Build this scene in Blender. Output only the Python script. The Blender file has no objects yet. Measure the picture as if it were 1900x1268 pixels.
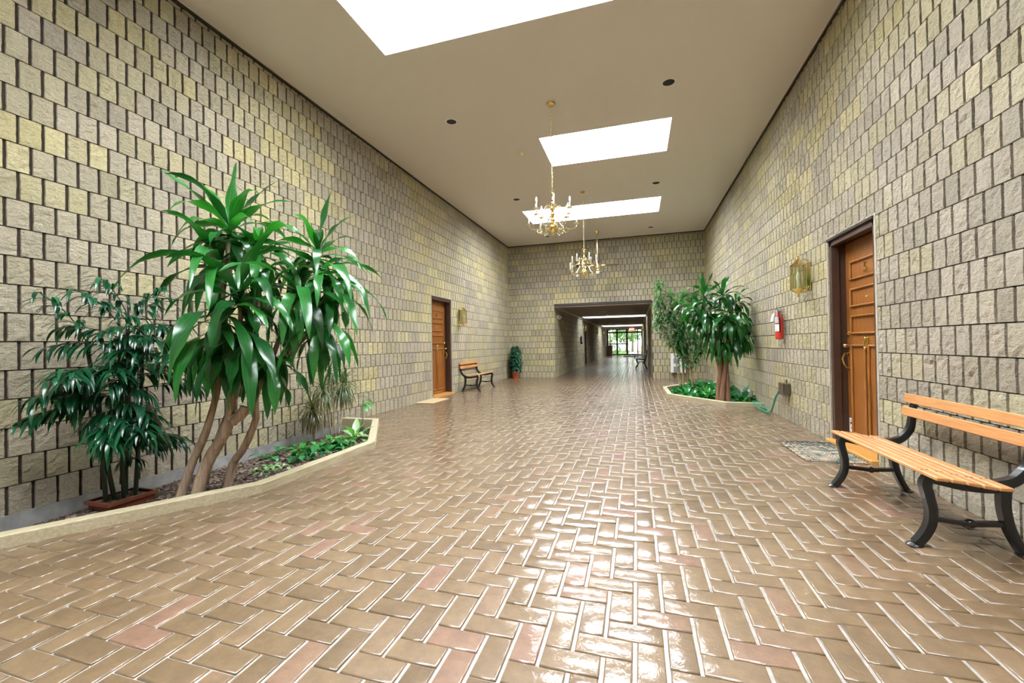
import bpy, math, random
import numpy as np
from mathutils import Vector, Matrix, noise

SC = bpy.context.scene
COL = SC.collection
random.seed(7)
PI = math.pi

# ---------------------------------------------------------------- camera, sky, exposure
F_PX = 779.11
cam_data = bpy.data.cameras.new('camera')
cam_data.sensor_width = 36.0
cam_data.lens = F_PX / 1900 * 36
cam_data.clip_start = 0.05
cam_data.clip_end = 300
cam = bpy.data.objects.new('camera', cam_data)
COL.objects.link(cam)
yaw, pitch, roll = 0.288, 0.0077, -0.0166
fw = Vector((-math.sin(yaw) * math.cos(pitch), math.cos(yaw) * math.cos(pitch), math.sin(pitch)))
r0 = Vector((math.cos(yaw), math.sin(yaw), 0))
u0 = r0.cross(fw)
rt = r0 * math.cos(roll) + u0 * math.sin(roll)
up = -r0 * math.sin(roll) + u0 * math.cos(roll)
M = Matrix((( rt.x, up.x, -fw.x, 0), (rt.y, up.y, -fw.y, 0), (rt.z, up.z, -fw.z, 1.1287), (0, 0, 0, 1)))
cam.matrix_world = M
SC.camera = cam

world = bpy.data.worlds.new('overcast sky')
SC.world = world
world.use_nodes = True
wn = world.node_tree
bg = wn.nodes['Background']
bg.inputs['Color'].default_value = (0.96, 0.98, 1.0, 1)
bg.inputs['Strength'].default_value = 14.0

SC.view_settings.view_transform = 'Standard'
SC.view_settings.look = 'None'
SC.view_settings.gamma = 1
SC.view_settings.use_curve_mapping = False
SC.view_settings.exposure = 2.0
try:
    SC.cycles.use_denoising = True
    SC.cycles.denoiser = 'OPENIMAGEDENOISE'
    SC.cycles.max_bounces = 12
    SC.cycles.diffuse_bounces = 6
    SC.cycles.glossy_bounces = 4
    SC.cycles.transparent_max_bounces = 12
    SC.cycles.sample_clamp_indirect = 8
    SC.cycles.caustics_reflective = False
    SC.cycles.caustics_refractive = False
except Exception:
    pass

# room numbers (metres)
XL, XR, YE, YB, H = -4.229, 2.055, 13.93, -3.4, 4.53
CW = 0.2032
FACE = 0.13547
TX0, TX1, TY1, TH = -2.633, 0.487, 40.0, 2.44
SKY = [(-2.75, 0.60, -0.46, 0.70), (-2.75, 0.60, 3.15, 4.27), (-1.485, 0.578, 6.765, 7.92), (-2.74, 0.615, 10.37, 11.53)]
TSKY = [(-2.47, 0.43, 20.15, 21.45), (-2.42, 0.45, 31.0, 33.4)]

def portal(name, loc, sx, sy, rot):
    l = bpy.data.lights.new(name, 'AREA')
    l.shape = 'RECTANGLE'
    l.size, l.size_y = sx, sy
    l.cycles.is_portal = True
    o = bpy.data.objects.new(name, l)
    o.location = loc
    o.rotation_euler = rot
    COL.objects.link(o)
for i, (a, b, c, d) in enumerate(SKY):
    portal('skylight_portal', ((a + b) / 2, (c + d) / 2, H + 0.62), b - a, d - c, (0, 0, 0))
for a, b, c, d in TSKY:
    portal('skylight_portal', ((a + b) / 2, (c + d) / 2, TH + 0.45), b - a, d - c, (0, 0, 0))
portal('glazing_portal', ((TX0 + TX1) / 2, TY1 + 0.12, 1.25), 3.0, 2.4, (-PI / 2, 0, 0))

# ---------------------------------------------------------------- helpers
class MB:
    """collects quads and tris into one mesh"""
    def __init__(s):
        s.v, s.f, s.m, s.a = [], [], [], []
    def add(s, vs, fs, mi=0, at=None):
        o = len(s.v)
        s.v += [tuple(x) for x in vs]
        s.f += [tuple(i + o for i in q) for q in fs]
        s.m += [mi] * len(fs)
        s.a += (at if at is not None else [(0.5, 0.5, 0.5)] * len(vs))
        return s
    def box(s, x0, x1, y0, y1, z0, z1, mi=0, bev=0.0):
        if x1 < x0: x0, x1 = x1, x0
        if y1 < y0: y0, y1 = y1, y0
        if z1 < z0: z0, z1 = z1, z0
        if bev <= 0:
            v = [(x0,y0,z0),(x1,y0,z0),(x1,y1,z0),(x0,y1,z0),(x0,y0,z1),(x1,y0,z1),(x1,y1,z1),(x0,y1,z1)]
            return s.add(v, [(0,3,2,1),(4,5,6,7),(0,1,5,4),(1,2,6,5),(2,3,7,6),(3,0,4,7)], mi)
        b = min(bev, (x1-x0)*.45, (y1-y0)*.45, (z1-z0)*.45)
        X, Y, Z = (x0, x1), (y0, y1), (z0, z1)
        v, idx = [], {}
        for i in (0,1):
            for j in (0,1):
                for k in (0,1):
                    c = [X[i], Y[j], Z[k]]
                    inn = [X[i] + (b if i == 0 else -b), Y[j] + (b if j == 0 else -b), Z[k] + (b if k == 0 else -b)]
                    for ax in range(3):
                        p = list(inn); p[ax] = c[ax]
                        idx[(i,j,k,ax)] = len(v); v.append(tuple(p))
        q = []
        for ax in range(3):
            for sd in (0,1):
                o1, o2 = (ax+1)%3, (ax+2)%3
                r = []
                for a_, b_ in ((0,0),(1,0),(1,1),(0,1)):
                    t = [0,0,0]; t[ax] = sd; t[o1] = a_; t[o2] = b_
                    r.append(idx[(t[0],t[1],t[2],ax)])
                q.append(tuple(r if sd else r[::-1]))
        for ax in range(3):
            o1, o2 = (ax+1)%3, (ax+2)%3
            for a_ in (0,1):
                for b_ in (0,1):
                    r = []
                    for sd, which in ((0,o1),(1,o1),(1,o2),(0,o2)):
                        t = [0,0,0]; t[ax] = sd; t[o1] = a_; t[o2] = b_
                        r.append(idx[(t[0],t[1],t[2],which)])
                    q.append(tuple(r if (a_ == b_) else r[::-1]))
        for i in (0,1):
            for j in (0,1):
                for k in (0,1):
                    r = [idx[(i,j,k,a_)] for a_ in range(3)]
                    q.append(tuple(r if (i+j+k) % 2 else r[::-1]))
        return s.add(v, q, mi)
    def prism(s, prof, axis, a0, a1, mi=0):
        """closed outline prof (list of 2D) swept along axis; 2D coords are the remaining axes in xyz order"""
        n = len(prof)
        def P(p, t):
            c = list(p); c.insert(axis, t); return tuple(c)
        v = [P(p, a0) for p in prof] + [P(p, a1) for p in prof]
        f = [(i, (i+1)%n, (i+1)%n+n, i+n) for i in range(n)]
        f += [tuple(range(n))[::-1], tuple(range(n, 2*n))]
        return s.add(v, f, mi)
    def lathe(s, prof, c=(0,0,0), n=20, mi=0, axis=2, caps=True):
        v, f = [], []
        for r, z in prof:
            for k in range(n):
                t = 2*PI*k/n
                p = [r*math.cos(t), r*math.sin(t)]
                p.insert(axis, z)
                v.append((p[0]+c[0], p[1]+c[1], p[2]+c[2]))
        for i in range(len(prof)-1):
            for k in range(n):
                a, b = i*n+k, i*n+(k+1)%n
                f.append((a, b, b+n, a+n))
        if caps:
            if prof[0][0] > 1e-5: f.append(tuple(range(n))[::-1])
            if prof[-1][0] > 1e-5: f.append(tuple(range((len(prof)-1)*n, len(prof)*n)))
        return s.add(v, f, mi)
    def tube(s, pts, rad, n=8, mi=0, sx=1.0, upv=None, close=True):
        pts = [Vector(p) for p in pts]
        R = rad if isinstance(rad, (list, tuple)) else [rad]*len(pts)
        v, f = [], []
        prev = None
        for i, p in enumerate(pts):
            d = (pts[min(i+1, len(pts)-1)] - pts[max(i-1, 0)])
            d = d.normalized() if d.length > 1e-9 else Vector((0,0,1))
            if prev is None:
                ref = Vector(upv) if upv else (Vector((0,0,1)) if abs(d.z) < 0.9 else Vector((1,0,0)))
                a = d.cross(ref).normalized()
            else:
                a = (prev - d*prev.dot(d)).normalized()
            prev = a
            b = d.cross(a)
            for k in range(n):
                t = 2*PI*k/n
                v.append(tuple(p + a*math.cos(t)*R[i]*sx + b*math.sin(t)*R[i]))
        for i in range(len(pts)-1):
            for k in range(n):
                x, y = i*n+k, i*n+(k+1)%n
                f.append((x, y, y+n, x+n))
        if close:
            f.append(tuple(range(n))[::-1]); f.append(tuple(range((len(pts)-1)*n, len(pts)*n)))
        return s.add(v, f, mi)
    def ball(s, c, r, n=10, mi=0, sc=(1,1,1)):
        pr = [(math.sin(PI*i/n)*r, -math.cos(PI*i/n)*r) for i in range(n+1)]
        pr[0] = (0.0005, pr[0][1]); pr[-1] = (0.0005, pr[-1][1])
        o = len(s.v)
        s.lathe(pr, (0,0,0), n*2 if n < 8 else 16, mi)
        for i in range(o, len(s.v)):
            x, y, z = s.v[i]
            s.v[i] = (x*sc[0]+c[0], y*sc[1]+c[1], z*sc[2]+c[2])
        return s
    def xform(s, fn, start=0):
        for i in range(start, len(s.v)):
            s.v[i] = tuple(fn(*s.v[i]))
        return s
    def build(s, name, mats, parent=None, smooth=False, kind=None, label=None, attr=False):
        me = bpy.data.meshes.new(name)
        me.from_pydata(s.v, [], s.f)
        mats = mats if isinstance(mats, (list, tuple)) else [mats]
        for m in mats: me.materials.append(m)
        if len(mats) > 1:
            me.polygons.foreach_set('material_index', s.m)
        if smooth:
            me.polygons.foreach_set('use_smooth', [True]*len(me.polygons))
        if attr:
            at = me.attributes.new('lf', 'FLOAT_VECTOR', 'POINT')
            at.data.foreach_set('vector', [c for a in s.a for c in a])
        me.validate()
        if smooth == 'auto':
            try: me.set_sharp_from_angle(angle=math.radians(35))
            except Exception: pass
        me.update()
        o = bpy.data.objects.new(name, me)
        COL.objects.link(o)
        if parent: o.parent = parent
        if kind: o['kind'] = kind
        if label: o['label'] = label
        return o

def tag(o, label, cat, group=None, kind=None):
    o['label'] = label; o['category'] = cat
    if group: o['group'] = group
    if kind: o['kind'] = kind
    return o
def empty(name, loc, label=None, cat=None, group=None, rz=0.0, kind=None):
    o = bpy.data.objects.new(name, None)
    o.location = loc; o.rotation_euler = (0, 0, rz); o.empty_display_size = 0.1
    COL.objects.link(o)
    if label: o['label'] = label
    if cat: o['category'] = cat
    if group: o['group'] = group
    if kind: o['kind'] = kind
    return o
def copy_tree(o, parent=None):
    c = o.copy(); COL.objects.link(c); c.parent = parent
    for ch in list(o.children):
        copy_tree(ch, c)
    return c
def text_mesh(name, s, size, ext, mat, parent, loc, rot, align='CENTER'):
    cu = bpy.data.curves.new(name, 'FONT')
    cu.body = s; cu.size = size; cu.extrude = ext; cu.align_x = align; cu.align_y = 'CENTER'
    t = bpy.data.objects.new(name + '_curve', cu)
    COL.objects.link(t)
    dg = bpy.context.evaluated_depsgraph_get()
    me = bpy.data.meshes.new_from_object(t.evaluated_get(dg))
    bpy.data.objects.remove(t)
    me.materials.clear(); me.materials.append(mat)
    o = bpy.data.objects.new(name, me)
    COL.objects.link(o); o.parent = parent; o.location = loc; o.rotation_euler = rot
    return o

# ---------------------------------------------------------------- materials
def mat(name):
    m = bpy.data.materials.new(name); m.use_nodes = True
    nt = m.node_tree
    return m, nt, nt.nodes['Principled BSDF']
def N(nt, typ, **kw):
    n = nt.nodes.new(typ)
    for k, v in kw.items(): setattr(n, k, v)
    return n
def simple(name, col, rough=0.5, metal=0.0, coat=0.0, var=0.0, vscale=8.0, bump=0.0, bscale=60.0, spec=None, stretch=None):
    m, nt, b = mat(name)
    b.inputs['Base Color'].default_value = (*col, 1)
    b.inputs['Roughness'].default_value = rough
    b.inputs['Metallic'].default_value = metal
    b.inputs['Coat Weight'].default_value = coat
    if spec is not None: b.inputs['Specular IOR Level'].default_value = spec
    tc = N(nt, 'ShaderNodeTexCoord')
    mp = N(nt, 'ShaderNodeMapping')
    if stretch: mp.inputs['Scale'].default_value = stretch
    nt.links.new(tc.outputs['Object'], mp.inputs['Vector'])
    if var > 0:
        no = N(nt, 'ShaderNodeTexNoise'); no.inputs['Scale'].default_value = vscale; no.inputs['Detail'].default_value = 6
        nt.links.new(mp.outputs[0], no.inputs['Vector'])
        rmp = N(nt, 'ShaderNodeMapRange'); rmp.inputs['From Min'].default_value = .3; rmp.inputs['From Max'].default_value = .7
        rmp.inputs['To Min'].default_value = 1-var; rmp.inputs['To Max'].default_value = 1+var
        nt.links.new(no.outputs['Fac'], rmp.inputs['Value'])
        mx = N(nt, 'ShaderNodeVectorMath', operation='SCALE'); mx.inputs[0].default_value = col
        nt.links.new(rmp.outputs[0], mx.inputs['Scale'])
        nt.links.new(mx.outputs[0], b.inputs['Base Color'])
    if bump > 0:
        n2 = N(nt, 'ShaderNodeTexNoise'); n2.inputs['Scale'].default_value = bscale; n2.inputs['Detail'].default_value = 5
        nt.links.new(mp.outputs[0], n2.inputs['Vector'])
        bp = N(nt, 'ShaderNodeBump'); bp.inputs['Strength'].default_value = bump; bp.inputs['Distance'].default_value = 0.004
        nt.links.new(n2.outputs['Fac'], bp.inputs['Height']); nt.links.new(bp.outputs[0], b.inputs['Normal'])
    return m

def stone_mat():
    m, nt, b = mat('split_face_block')
    at = N(nt, 'ShaderNodeAttribute', attribute_name='tint')
    sep = N(nt, 'ShaderNodeSeparateColor'); nt.links.new(at.outputs['Color'], sep.inputs[0])
    rp = N(nt, 'ShaderNodeValToRGB'); e = rp.color_ramp.elements
    e[0].position = 0.0; e[0].color = (0.42, 0.375, 0.295, 1)
    e[1].position = 1.0; e[1].color = (0.53, 0.47, 0.255, 1)
    x = e.new(.35); x.color = (0.45, 0.402, 0.292, 1)
    x = e.new(.65); x.color = (0.475, 0.428, 0.278, 1)
    tc = N(nt, 'ShaderNodeTexCoord')
    n1 = N(nt, 'ShaderNodeTexNoise'); n1.inputs['Scale'].default_value = 22; n1.inputs['Detail'].default_value = 6; n1.inputs['Roughness'].default_value = .65
    nt.links.new(tc.outputs['Object'], n1.inputs['Vector'])
    ad = N(nt, 'ShaderNodeMath', operation='MULTIPLY_ADD'); ad.inputs[1].default_value = .5; 
    nt.links.new(n1.outputs['Fac'], ad.inputs[0])
    sb = N(nt, 'ShaderNodeMath', operation='SUBTRACT'); nt.links.new(sep.outputs[0], sb.inputs[0]); sb.inputs[1].default_value = .25
    nt.links.new(sb.outputs[0], ad.inputs[2]); nt.links.new(ad.outputs[0], rp.inputs['Fac'])
    n2 = N(nt, 'ShaderNodeTexNoise'); n2.inputs['Scale'].default_value = 120; n2.inputs['Detail'].default_value = 3
    nt.links.new(tc.outputs['Object'], n2.inputs['Vector'])
    mr = N(nt, 'ShaderNodeMapRange'); mr.inputs['From Min'].default_value = .3; mr.inputs['From Max'].default_value = .7
    mr.inputs['To Min'].default_value = .82; mr.inputs['To Max'].default_value = 1.14
    nt.links.new(n2.outputs['Fac'], mr.inputs['Value'])
    br = N(nt, 'ShaderNodeMath', operation='MULTIPLY'); nt.links.new(mr.outputs[0], br.inputs[0])
    b2 = N(nt, 'ShaderNodeMath', operation='MULTIPLY_ADD'); b2.inputs[1].default_value = .35; b2.inputs[2].default_value = .82
    nt.links.new(sep.outputs[1], b2.inputs[0]); nt.links.new(b2.outputs[0], br.inputs[1])
    sc = N(nt, 'ShaderNodeVectorMath', operation='SCALE'); nt.links.new(rp.outputs[0], sc.inputs[0]); nt.links.new(br.outputs[0], sc.inputs['Scale'])
    nt.links.new(sc.outputs[0], b.inputs['Base Color'])
    b.inputs['Roughness'].default_value = .85
    b.inputs['Specular IOR Level'].default_value = .25
    mp = N(nt, 'ShaderNodeMapping'); mp.inputs['Scale'].default_value = (1, 1, 1.8); mp.inputs['Rotation'].default_value = (.5, .5, 0)
    nt.links.new(tc.outputs['Object'], mp.inputs['Vector'])
    vo = N(nt, 'ShaderNodeTexNoise'); vo.inputs['Scale'].default_value = 24; vo.inputs['Detail'].default_value = 7; vo.inputs['Roughness'].default_value = .68
    vo.inputs['Distortion'].default_value = .25
    nt.links.new(mp.outputs[0], vo.inputs['Vector'])
    bp = N(nt, 'ShaderNodeBump'); bp.inputs['Strength'].default_value = 1.0; bp.inputs['Distance'].default_value = .035
    nt.links.new(vo.outputs['Fac'], bp.inputs['Height']); nt.links.new(bp.outputs[0], b.inputs['Normal'])
    return m
MAT = {}
MAT['stone'] = stone_mat()
MAT['reveal'] = simple('cut_block_face', (0.36, 0.33, 0.27), .85, var=.12, vscale=12)
MAT['flute'] = simple('shaded_block_groove', (0.032, 0.021, 0.013), .9, var=.3, vscale=20)  # brown groove colour, darkened to hold the shade of the deep flutes
MAT['joint'] = MAT['flute']

def brick_mat():
    m, nt, b = mat('sealed_floor_brick')
    at = N(nt, 'ShaderNodeAttribute', attribute_name='tint')
    sep = N(nt, 'ShaderNodeSeparateColor'); nt.links.new(at.outputs['Color'], sep.inputs[0])
    rp = N(nt, 'ShaderNodeValToRGB'); e = rp.color_ramp.elements
    e[0].color = (0.118, 0.075, 0.036, 1); e[1].color = (0.178, 0.098, 0.062, 1)
    x = e.new(.5); x.color = (0.148, 0.096, 0.047, 1)
    x = e.new(.88); x.color = (0.158, 0.104, 0.055, 1)
    tc = N(nt, 'ShaderNodeTexCoord')
    n1 = N(nt, 'ShaderNodeTexNoise'); n1.inputs['Scale'].default_value = 14; n1.inputs['Detail'].default_value = 8; n1.inputs['Roughness'].default_value = .7
    nt.links.new(tc.outputs['Object'], n1.inputs['Vector'])
    nt.links.new(sep.outputs[0], rp.inputs['Fac'])
    mr = N(nt, 'ShaderNodeMapRange'); mr.inputs['From Min'].default_value = .3; mr.inputs['From Max'].default_value = .7
    mr.inputs['To Min'].default_value = .78; mr.inputs['To Max'].default_value = 1.25
    nt.links.new(n1.outputs['Fac'], mr.inputs['Value'])
    sc = N(nt, 'ShaderNodeVectorMath', operation='SCALE'); nt.links.new(rp.outputs[0], sc.inputs[0]); nt.links.new(mr.outputs[0], sc.inputs['Scale'])
    nt.links.new(sc.outputs[0], b.inputs['Base Color'])
    b.inputs['Roughness'].default_value = .55
    b.inputs['Coat Weight'].default_value = 1.0
    b.inputs['Coat Roughness'].default_value = .06
    b.inputs['Coat IOR'].default_value = 1.5
    n3 = N(nt, 'ShaderNodeTexNoise'); n3.inputs['Scale'].default_value = 42; n3.inputs['Detail'].default_value = 4; n3.inputs['Roughness'].default_value = .55; n3.inputs['Distortion'].default_value = .6
    nt.links.new(tc.outputs['Object'], n3.inputs['Vector'])
    n4 = N(nt, 'ShaderNodeTexNoise'); n4.inputs['Scale'].default_value = 5; n4.inputs['Detail'].default_value = 2
    nt.links.new(tc.outputs['Object'], n4.inputs['Vector'])
    b1 = N(nt, 'ShaderNodeBump'); b1.inputs['Strength'].default_value = .5; b1.inputs['Distance'].default_value = .0045
    nt.links.new(n3.outputs['Fac'], b1.inputs['Height'])
    b2 = N(nt, 'ShaderNodeBump'); b2.inputs['Strength'].default_value = .12; b2.inputs['Distance'].default_value = .008
    nt.links.new(n4.outputs['Fac'], b2.inputs['Height'])
    b3 = N(nt, 'ShaderNodeBump'); b3.inputs['Strength'].default_value = .28; b3.inputs['Distance'].default_value = .0035
    nt.links.new(n3.outputs['Fac'], b3.inputs['Height']); nt.links.new(b3.outputs[0], b2.inputs['Normal'])
    nt.links.new(b2.outputs[0], b.inputs['Coat Normal']); nt.links.new(b1.outputs[0], b.inputs['Normal'])
    return m
MAT['brick'] = brick_mat()
MAT['grout'] = simple('sealed_grout', (0.33, 0.305, 0.275), .3, coat=1.0, var=.25, vscale=30, bump=.5, bscale=25)
MAT['grout'].node_tree.nodes['Principled BSDF'].inputs['Coat Roughness'].default_value = .09
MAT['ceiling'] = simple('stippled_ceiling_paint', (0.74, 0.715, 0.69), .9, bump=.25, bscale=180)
MAT['ceiling2'] = simple('shade_darkened_corridor_ceiling', (0.36, 0.32, 0.29), .9, bump=.25, bscale=180)  # hall ceiling paint darkened in colour to stand for the corridor's low light
MAT['white'] = simple('white_paint', (0.82, 0.83, 0.84), .6)
MAT['trimlight'] = simple('pale_trim', (0.62, 0.58, 0.54), .5)
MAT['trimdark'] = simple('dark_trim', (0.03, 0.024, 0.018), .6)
MAT['frame'] = simple('brown_steel_frame', (0.058, 0.030, 0.020), .38, var=.1)
MAT['darkframe'] = simple('dark_bronze_frame', (0.022, 0.018, 0.012), .35)
MAT['concrete'] = simple('grey_concrete', (0.27, 0.27, 0.265), .9, var=.25, vscale=9, bump=.3)
MAT['brass'] = simple('polished_brass', (0.83, 0.62, 0.22), .14, metal=1.0)
MAT['palebrass'] = simple('pale_lacquered_brass', (0.88, 0.76, 0.46), .18, metal=1.0)
MAT['iron'] = simple('black_cast_iron', (0.006, 0.007, 0.009), .3, coat=.4, bump=.2, bscale=90)
MAT['cream'] = simple('cream_plastic', (0.75, 0.68, 0.50), .5)
MAT['ivory'] = simple('ivory_candle_tube', (0.80, 0.76, 0.66), .45)
MAT['black'] = simple('black_baffle', (0.008, 0.008, 0.008), .5)
MAT['grey'] = simple('grey_enamel', (0.45, 0.47, 0.48), .45)
MAT['greydark'] = simple('dark_grille', (0.16, 0.18, 0.19), .5)
MAT['heater'] = simple('white_enamel', (0.78, 0.80, 0.80), .35)
MAT['red'] = simple('red_enamel', (0.55, 0.028, 0.018), .3, coat=.5)
MAT['chrome'] = simple('dull_chrome', (0.66, 0.70, 0.72), .25, metal=1.0)
MAT['paper'] = simple('white_paper', (0.82, 0.82, 0.84), .7)
MAT['inkgrey'] = simple('grey_print', (0.30, 0.33, 0.36), .7)
MAT['inkred'] = simple('dark_red_print', (0.16, 0.004, 0.015), .6)
MAT['hose'] = simple('green_rubber_hose', (0.035, 0.30, 0.17), .35, coat=.3)
MAT['boxbrown'] = simple('brown_cover_plate', (0.085, 0.065, 0.042), .5)
MAT['terra'] = simple('terracotta', (0.50, 0.085, 0.03), .6, var=.15)
MAT['terradark'] = simple('brown_plastic_planter', (0.16, 0.045, 0.022), .4, var=.2)
MAT['mattan'] = simple('tan_coir_mat', (0.50, 0.38, 0.22), .95, var=.15, vscale=120, bump=.8, bscale=220)
MAT['matdark'] = simple('dusky_entrance_mat', (0.17, 0.12, 0.13), .95, var=.2, vscale=60, bump=.6)
MAT['fanblade'] = simple('dark_walnut_blade', (0.05, 0.030, 0.020), .4, var=.3, vscale=6, stretch=(1, 8, 8))
MAT['cabinet'] = simple('red_brown_cabinet_wood', (0.16, 0.055, 0.022), .4, var=.3, vscale=5, stretch=(8, 8, 1))

def wood(name, c1, c2, axis, rough=.35, coat=.3, scale=6.0):
    m, nt, b = mat(name)
    tc = N(nt, 'ShaderNodeTexCoord'); mp = N(nt, 'ShaderNodeMapping')
    s = [14, 14, 14]; s[axis] = 0.9
    mp.inputs['Scale'].default_value = s
    nt.links.new(tc.outputs['Object'], mp.inputs['Vector'])
    n = N(nt, 'ShaderNodeTexNoise'); n.inputs['Scale'].default_value = scale; n.inputs['Detail'].default_value = 7; n.inputs['Roughness'].default_value = .6; n.inputs['Distortion'].default_value = .5
    nt.links.new(mp.outputs[0], n.inputs['Vector'])
    rp = N(nt, 'ShaderNodeValToRGB'); rp.color_ramp.elements[0].position = .3; rp.color_ramp.elements[1].position = .7
    rp.color_ramp.elements[0].color = (*c1, 1); rp.color_ramp.elements[1].color = (*c2, 1)
    nt.links.new(n.outputs['Fac'], rp.inputs['Fac']); nt.links.new(rp.outputs[0], b.inputs['Base Color'])
    b.inputs['Roughness'].default_value = rough; b.inputs['Coat Weight'].default_value = coat; b.inputs['Coat Roughness'].default_value = .2
    bp = N(nt, 'ShaderNodeBump'); bp.inputs['Strength'].default_value = .15; bp.inputs['Distance'].default_value = .002
    nt.links.new(n.outputs['Fac'], bp.inputs['Height']); nt.links.new(bp.outputs[0], b.inputs['Normal'])
    return m
MAT['doorwood'] = wood('stained_oak_door', (0.16, 0.052, 0.009), (0.33, 0.125, 0.022), 2)
MAT['moulding'] = wood('oak_panel_moulding', (0.19, 0.066, 0.013), (0.38, 0.155, 0.035), 2)
MAT['sill'] = wood('golden_oak_sill', (0.44, 0.20, 0.04), (0.66, 0.36, 0.10), 1)
MAT['slat'] = wood('honey_bench_slat', (0.41, 0.18, 0.062), (0.58, 0.30, 0.12), 1, coat=.08)
MAT['slatred'] = wood('dark_bench_slat', (0.05, 0.03, 0.02), (0.09, 0.05, 0.03), 1)
MAT['timber'] = wood('treated_pine_timber', (0.33, 0.28, 0.165), (0.50, 0.45, 0.31), 1, rough=.8, coat=0)
MAT['bark'] = wood('dracaena_bark', (0.17, 0.11, 0.07), (0.44, 0.33, 0.23), 2, rough=.8, coat=0, scale=3)
MAT['barkred'] = wood('reddish_bark', (0.16, 0.075, 0.04), (0.36, 0.20, 0.12), 2, rough=.8, coat=0, scale=3)
MAT['cane'] = simple('dark_green_cane', (0.018, 0.035, 0.018), .45)
MAT['twig'] = simple('pale_twig', (0.42, 0.33, 0.19), .7, var=.3, vscale=20)

def leaf_mat(name, c_dark, c_light, rough=.28, stripe=0.0, tip=None, spec=.5):
    m, nt, b = mat(name)
    at = N(nt, 'ShaderNodeAttribute', attribute_name='lf')
    sep = N(nt, 'ShaderNodeSeparateXYZ'); nt.links.new(at.outputs['Vector'], sep.inputs[0])
    rp = N(nt, 'ShaderNodeMix', data_type='RGBA')
    rp.inputs['A'].default_value = (*c_dark, 1); rp.inputs['B'].default_value = (*c_light, 1)
    nt.links.new(sep.outputs[2], rp.inputs['Factor'])
    out = rp.outputs['Result']
    if stripe > 0:
        w = N(nt, 'ShaderNodeMath', operation='MULTIPLY'); w.inputs[1].default_value = 24; nt.links.new(sep.outputs[0], w.inputs[0])
        sn = N(nt, 'ShaderNodeMath', operation='SINE'); nt.links.new(w.outputs[0], sn.inputs[0])
        ma = N(nt, 'ShaderNodeMath', operation='MULTIPLY_ADD'); ma.inputs[1].default_value = stripe; ma.inputs[2].default_value = 1.0
        nt.links.new(sn.outputs[0], ma.inputs[0])
        sc = N(nt, 'ShaderNodeVectorMath', operation='SCALE'); nt.links.new(out, sc.inputs[0]); nt.links.new(ma.outputs[0], sc.inputs['Scale'])
        out = sc.outputs[0]
    if tip:
        mr = N(nt, 'ShaderNodeMapRange'); mr.inputs['From Min'].default_value = .7; mr.inputs['From Max'].default_value = 1.0
        nt.links.new(sep.outputs[1], mr.inputs['Value'])
        mx = N(nt, 'ShaderNodeMix', data_type='RGBA'); mx.inputs['B'].default_value = (*tip, 1)
        nt.links.new(out, mx.inputs['A']); nt.links.new(mr.outputs[0], mx.inputs['Factor'])
        out = mx.outputs['Result']
    nt.links.new(out, b.inputs['Base Color'])
    b.inputs['Roughness'].default_value = rough
    b.inputs['Specular IOR Level'].default_value = spec
    b.inputs['Coat Weight'].default_value = .35; b.inputs['Coat Roughness'].default_value = .25
    tr = N(nt, 'ShaderNodeBsdfTranslucent')
    sc2 = N(nt, 'ShaderNodeVectorMath', operation='MULTIPLY'); sc2.inputs[1].default_value = (1.2, 1.5, .5)
    nt.links.new(out, sc2.inputs[0]); nt.links.new(sc2.outputs[0], tr.inputs['Color'])
    ms = N(nt, 'ShaderNodeMixShader'); ms.inputs[0].default_value = .25
    nt.links.new(b.outputs[0], ms.inputs[1]); nt.links.new(tr.outputs[0], ms.inputs[2])
    nt.links.new(ms.outputs[0], nt.nodes['Material Output'].inputs['Surface'])
    return m
MAT['leaf_drac'] = leaf_mat('dracaena_leaf', (0.007, 0.060, 0.016), (0.028, 0.20, 0.032), stripe=.15)
MAT['leaf_palm'] = leaf_mat('palm_leaf', (0.003, 0.034, 0.014), (0.014, 0.13, 0.05))
MAT['leaf_spiky'] = leaf_mat('spiky_leaf', (0.03, 0.075, 0.035), (0.14, 0.20, 0.08), tip=(0.10, 0.05, 0.02))
MAT['leaf_spikydry'] = leaf_mat('drying_spiky_leaf', (0.05, 0.05, 0.018), (0.16, 0.15, 0.05), tip=(0.09, 0.035, 0.015))
MAT['leaf_fresh'] = leaf_mat('fresh_leaf', (0.03, 0.22, 0.04), (0.10, 0.42, 0.08))
MAT['leaf_varieg'] = leaf_mat('variegated_leaf', (0.16, 0.42, 0.14), (0.42, 0.62, 0.34), stripe=.25)
MAT['leaf_small'] = leaf_mat('whorled_leaf', (0.02, 0.11, 0.045), (0.10, 0.33, 0.09))
MAT['leaf_lily'] = leaf_mat('lily_leaf', (0.008, 0.11, 0.035), (0.04, 0.27, 0.08), rough=.2)
MAT['leaf_silk'] = leaf_mat('dark_bushy_leaf', (0.004, 0.050, 0.026), (0.02, 0.16, 0.085))
MAT['leaf_blue'] = leaf_mat('bluish_leaf', (0.03, 0.13, 0.10), (0.12, 0.30, 0.25))
MAT['leaf_out'] = leaf_mat('garden_leaf', (0.05, 0.16, 0.02), (0.20, 0.36, 0.08))
MAT['leaf_flower'] = leaf_mat('red_flower_leaf', (0.45, 0.08, 0.04), (0.75, 0.32, 0.12))

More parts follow.
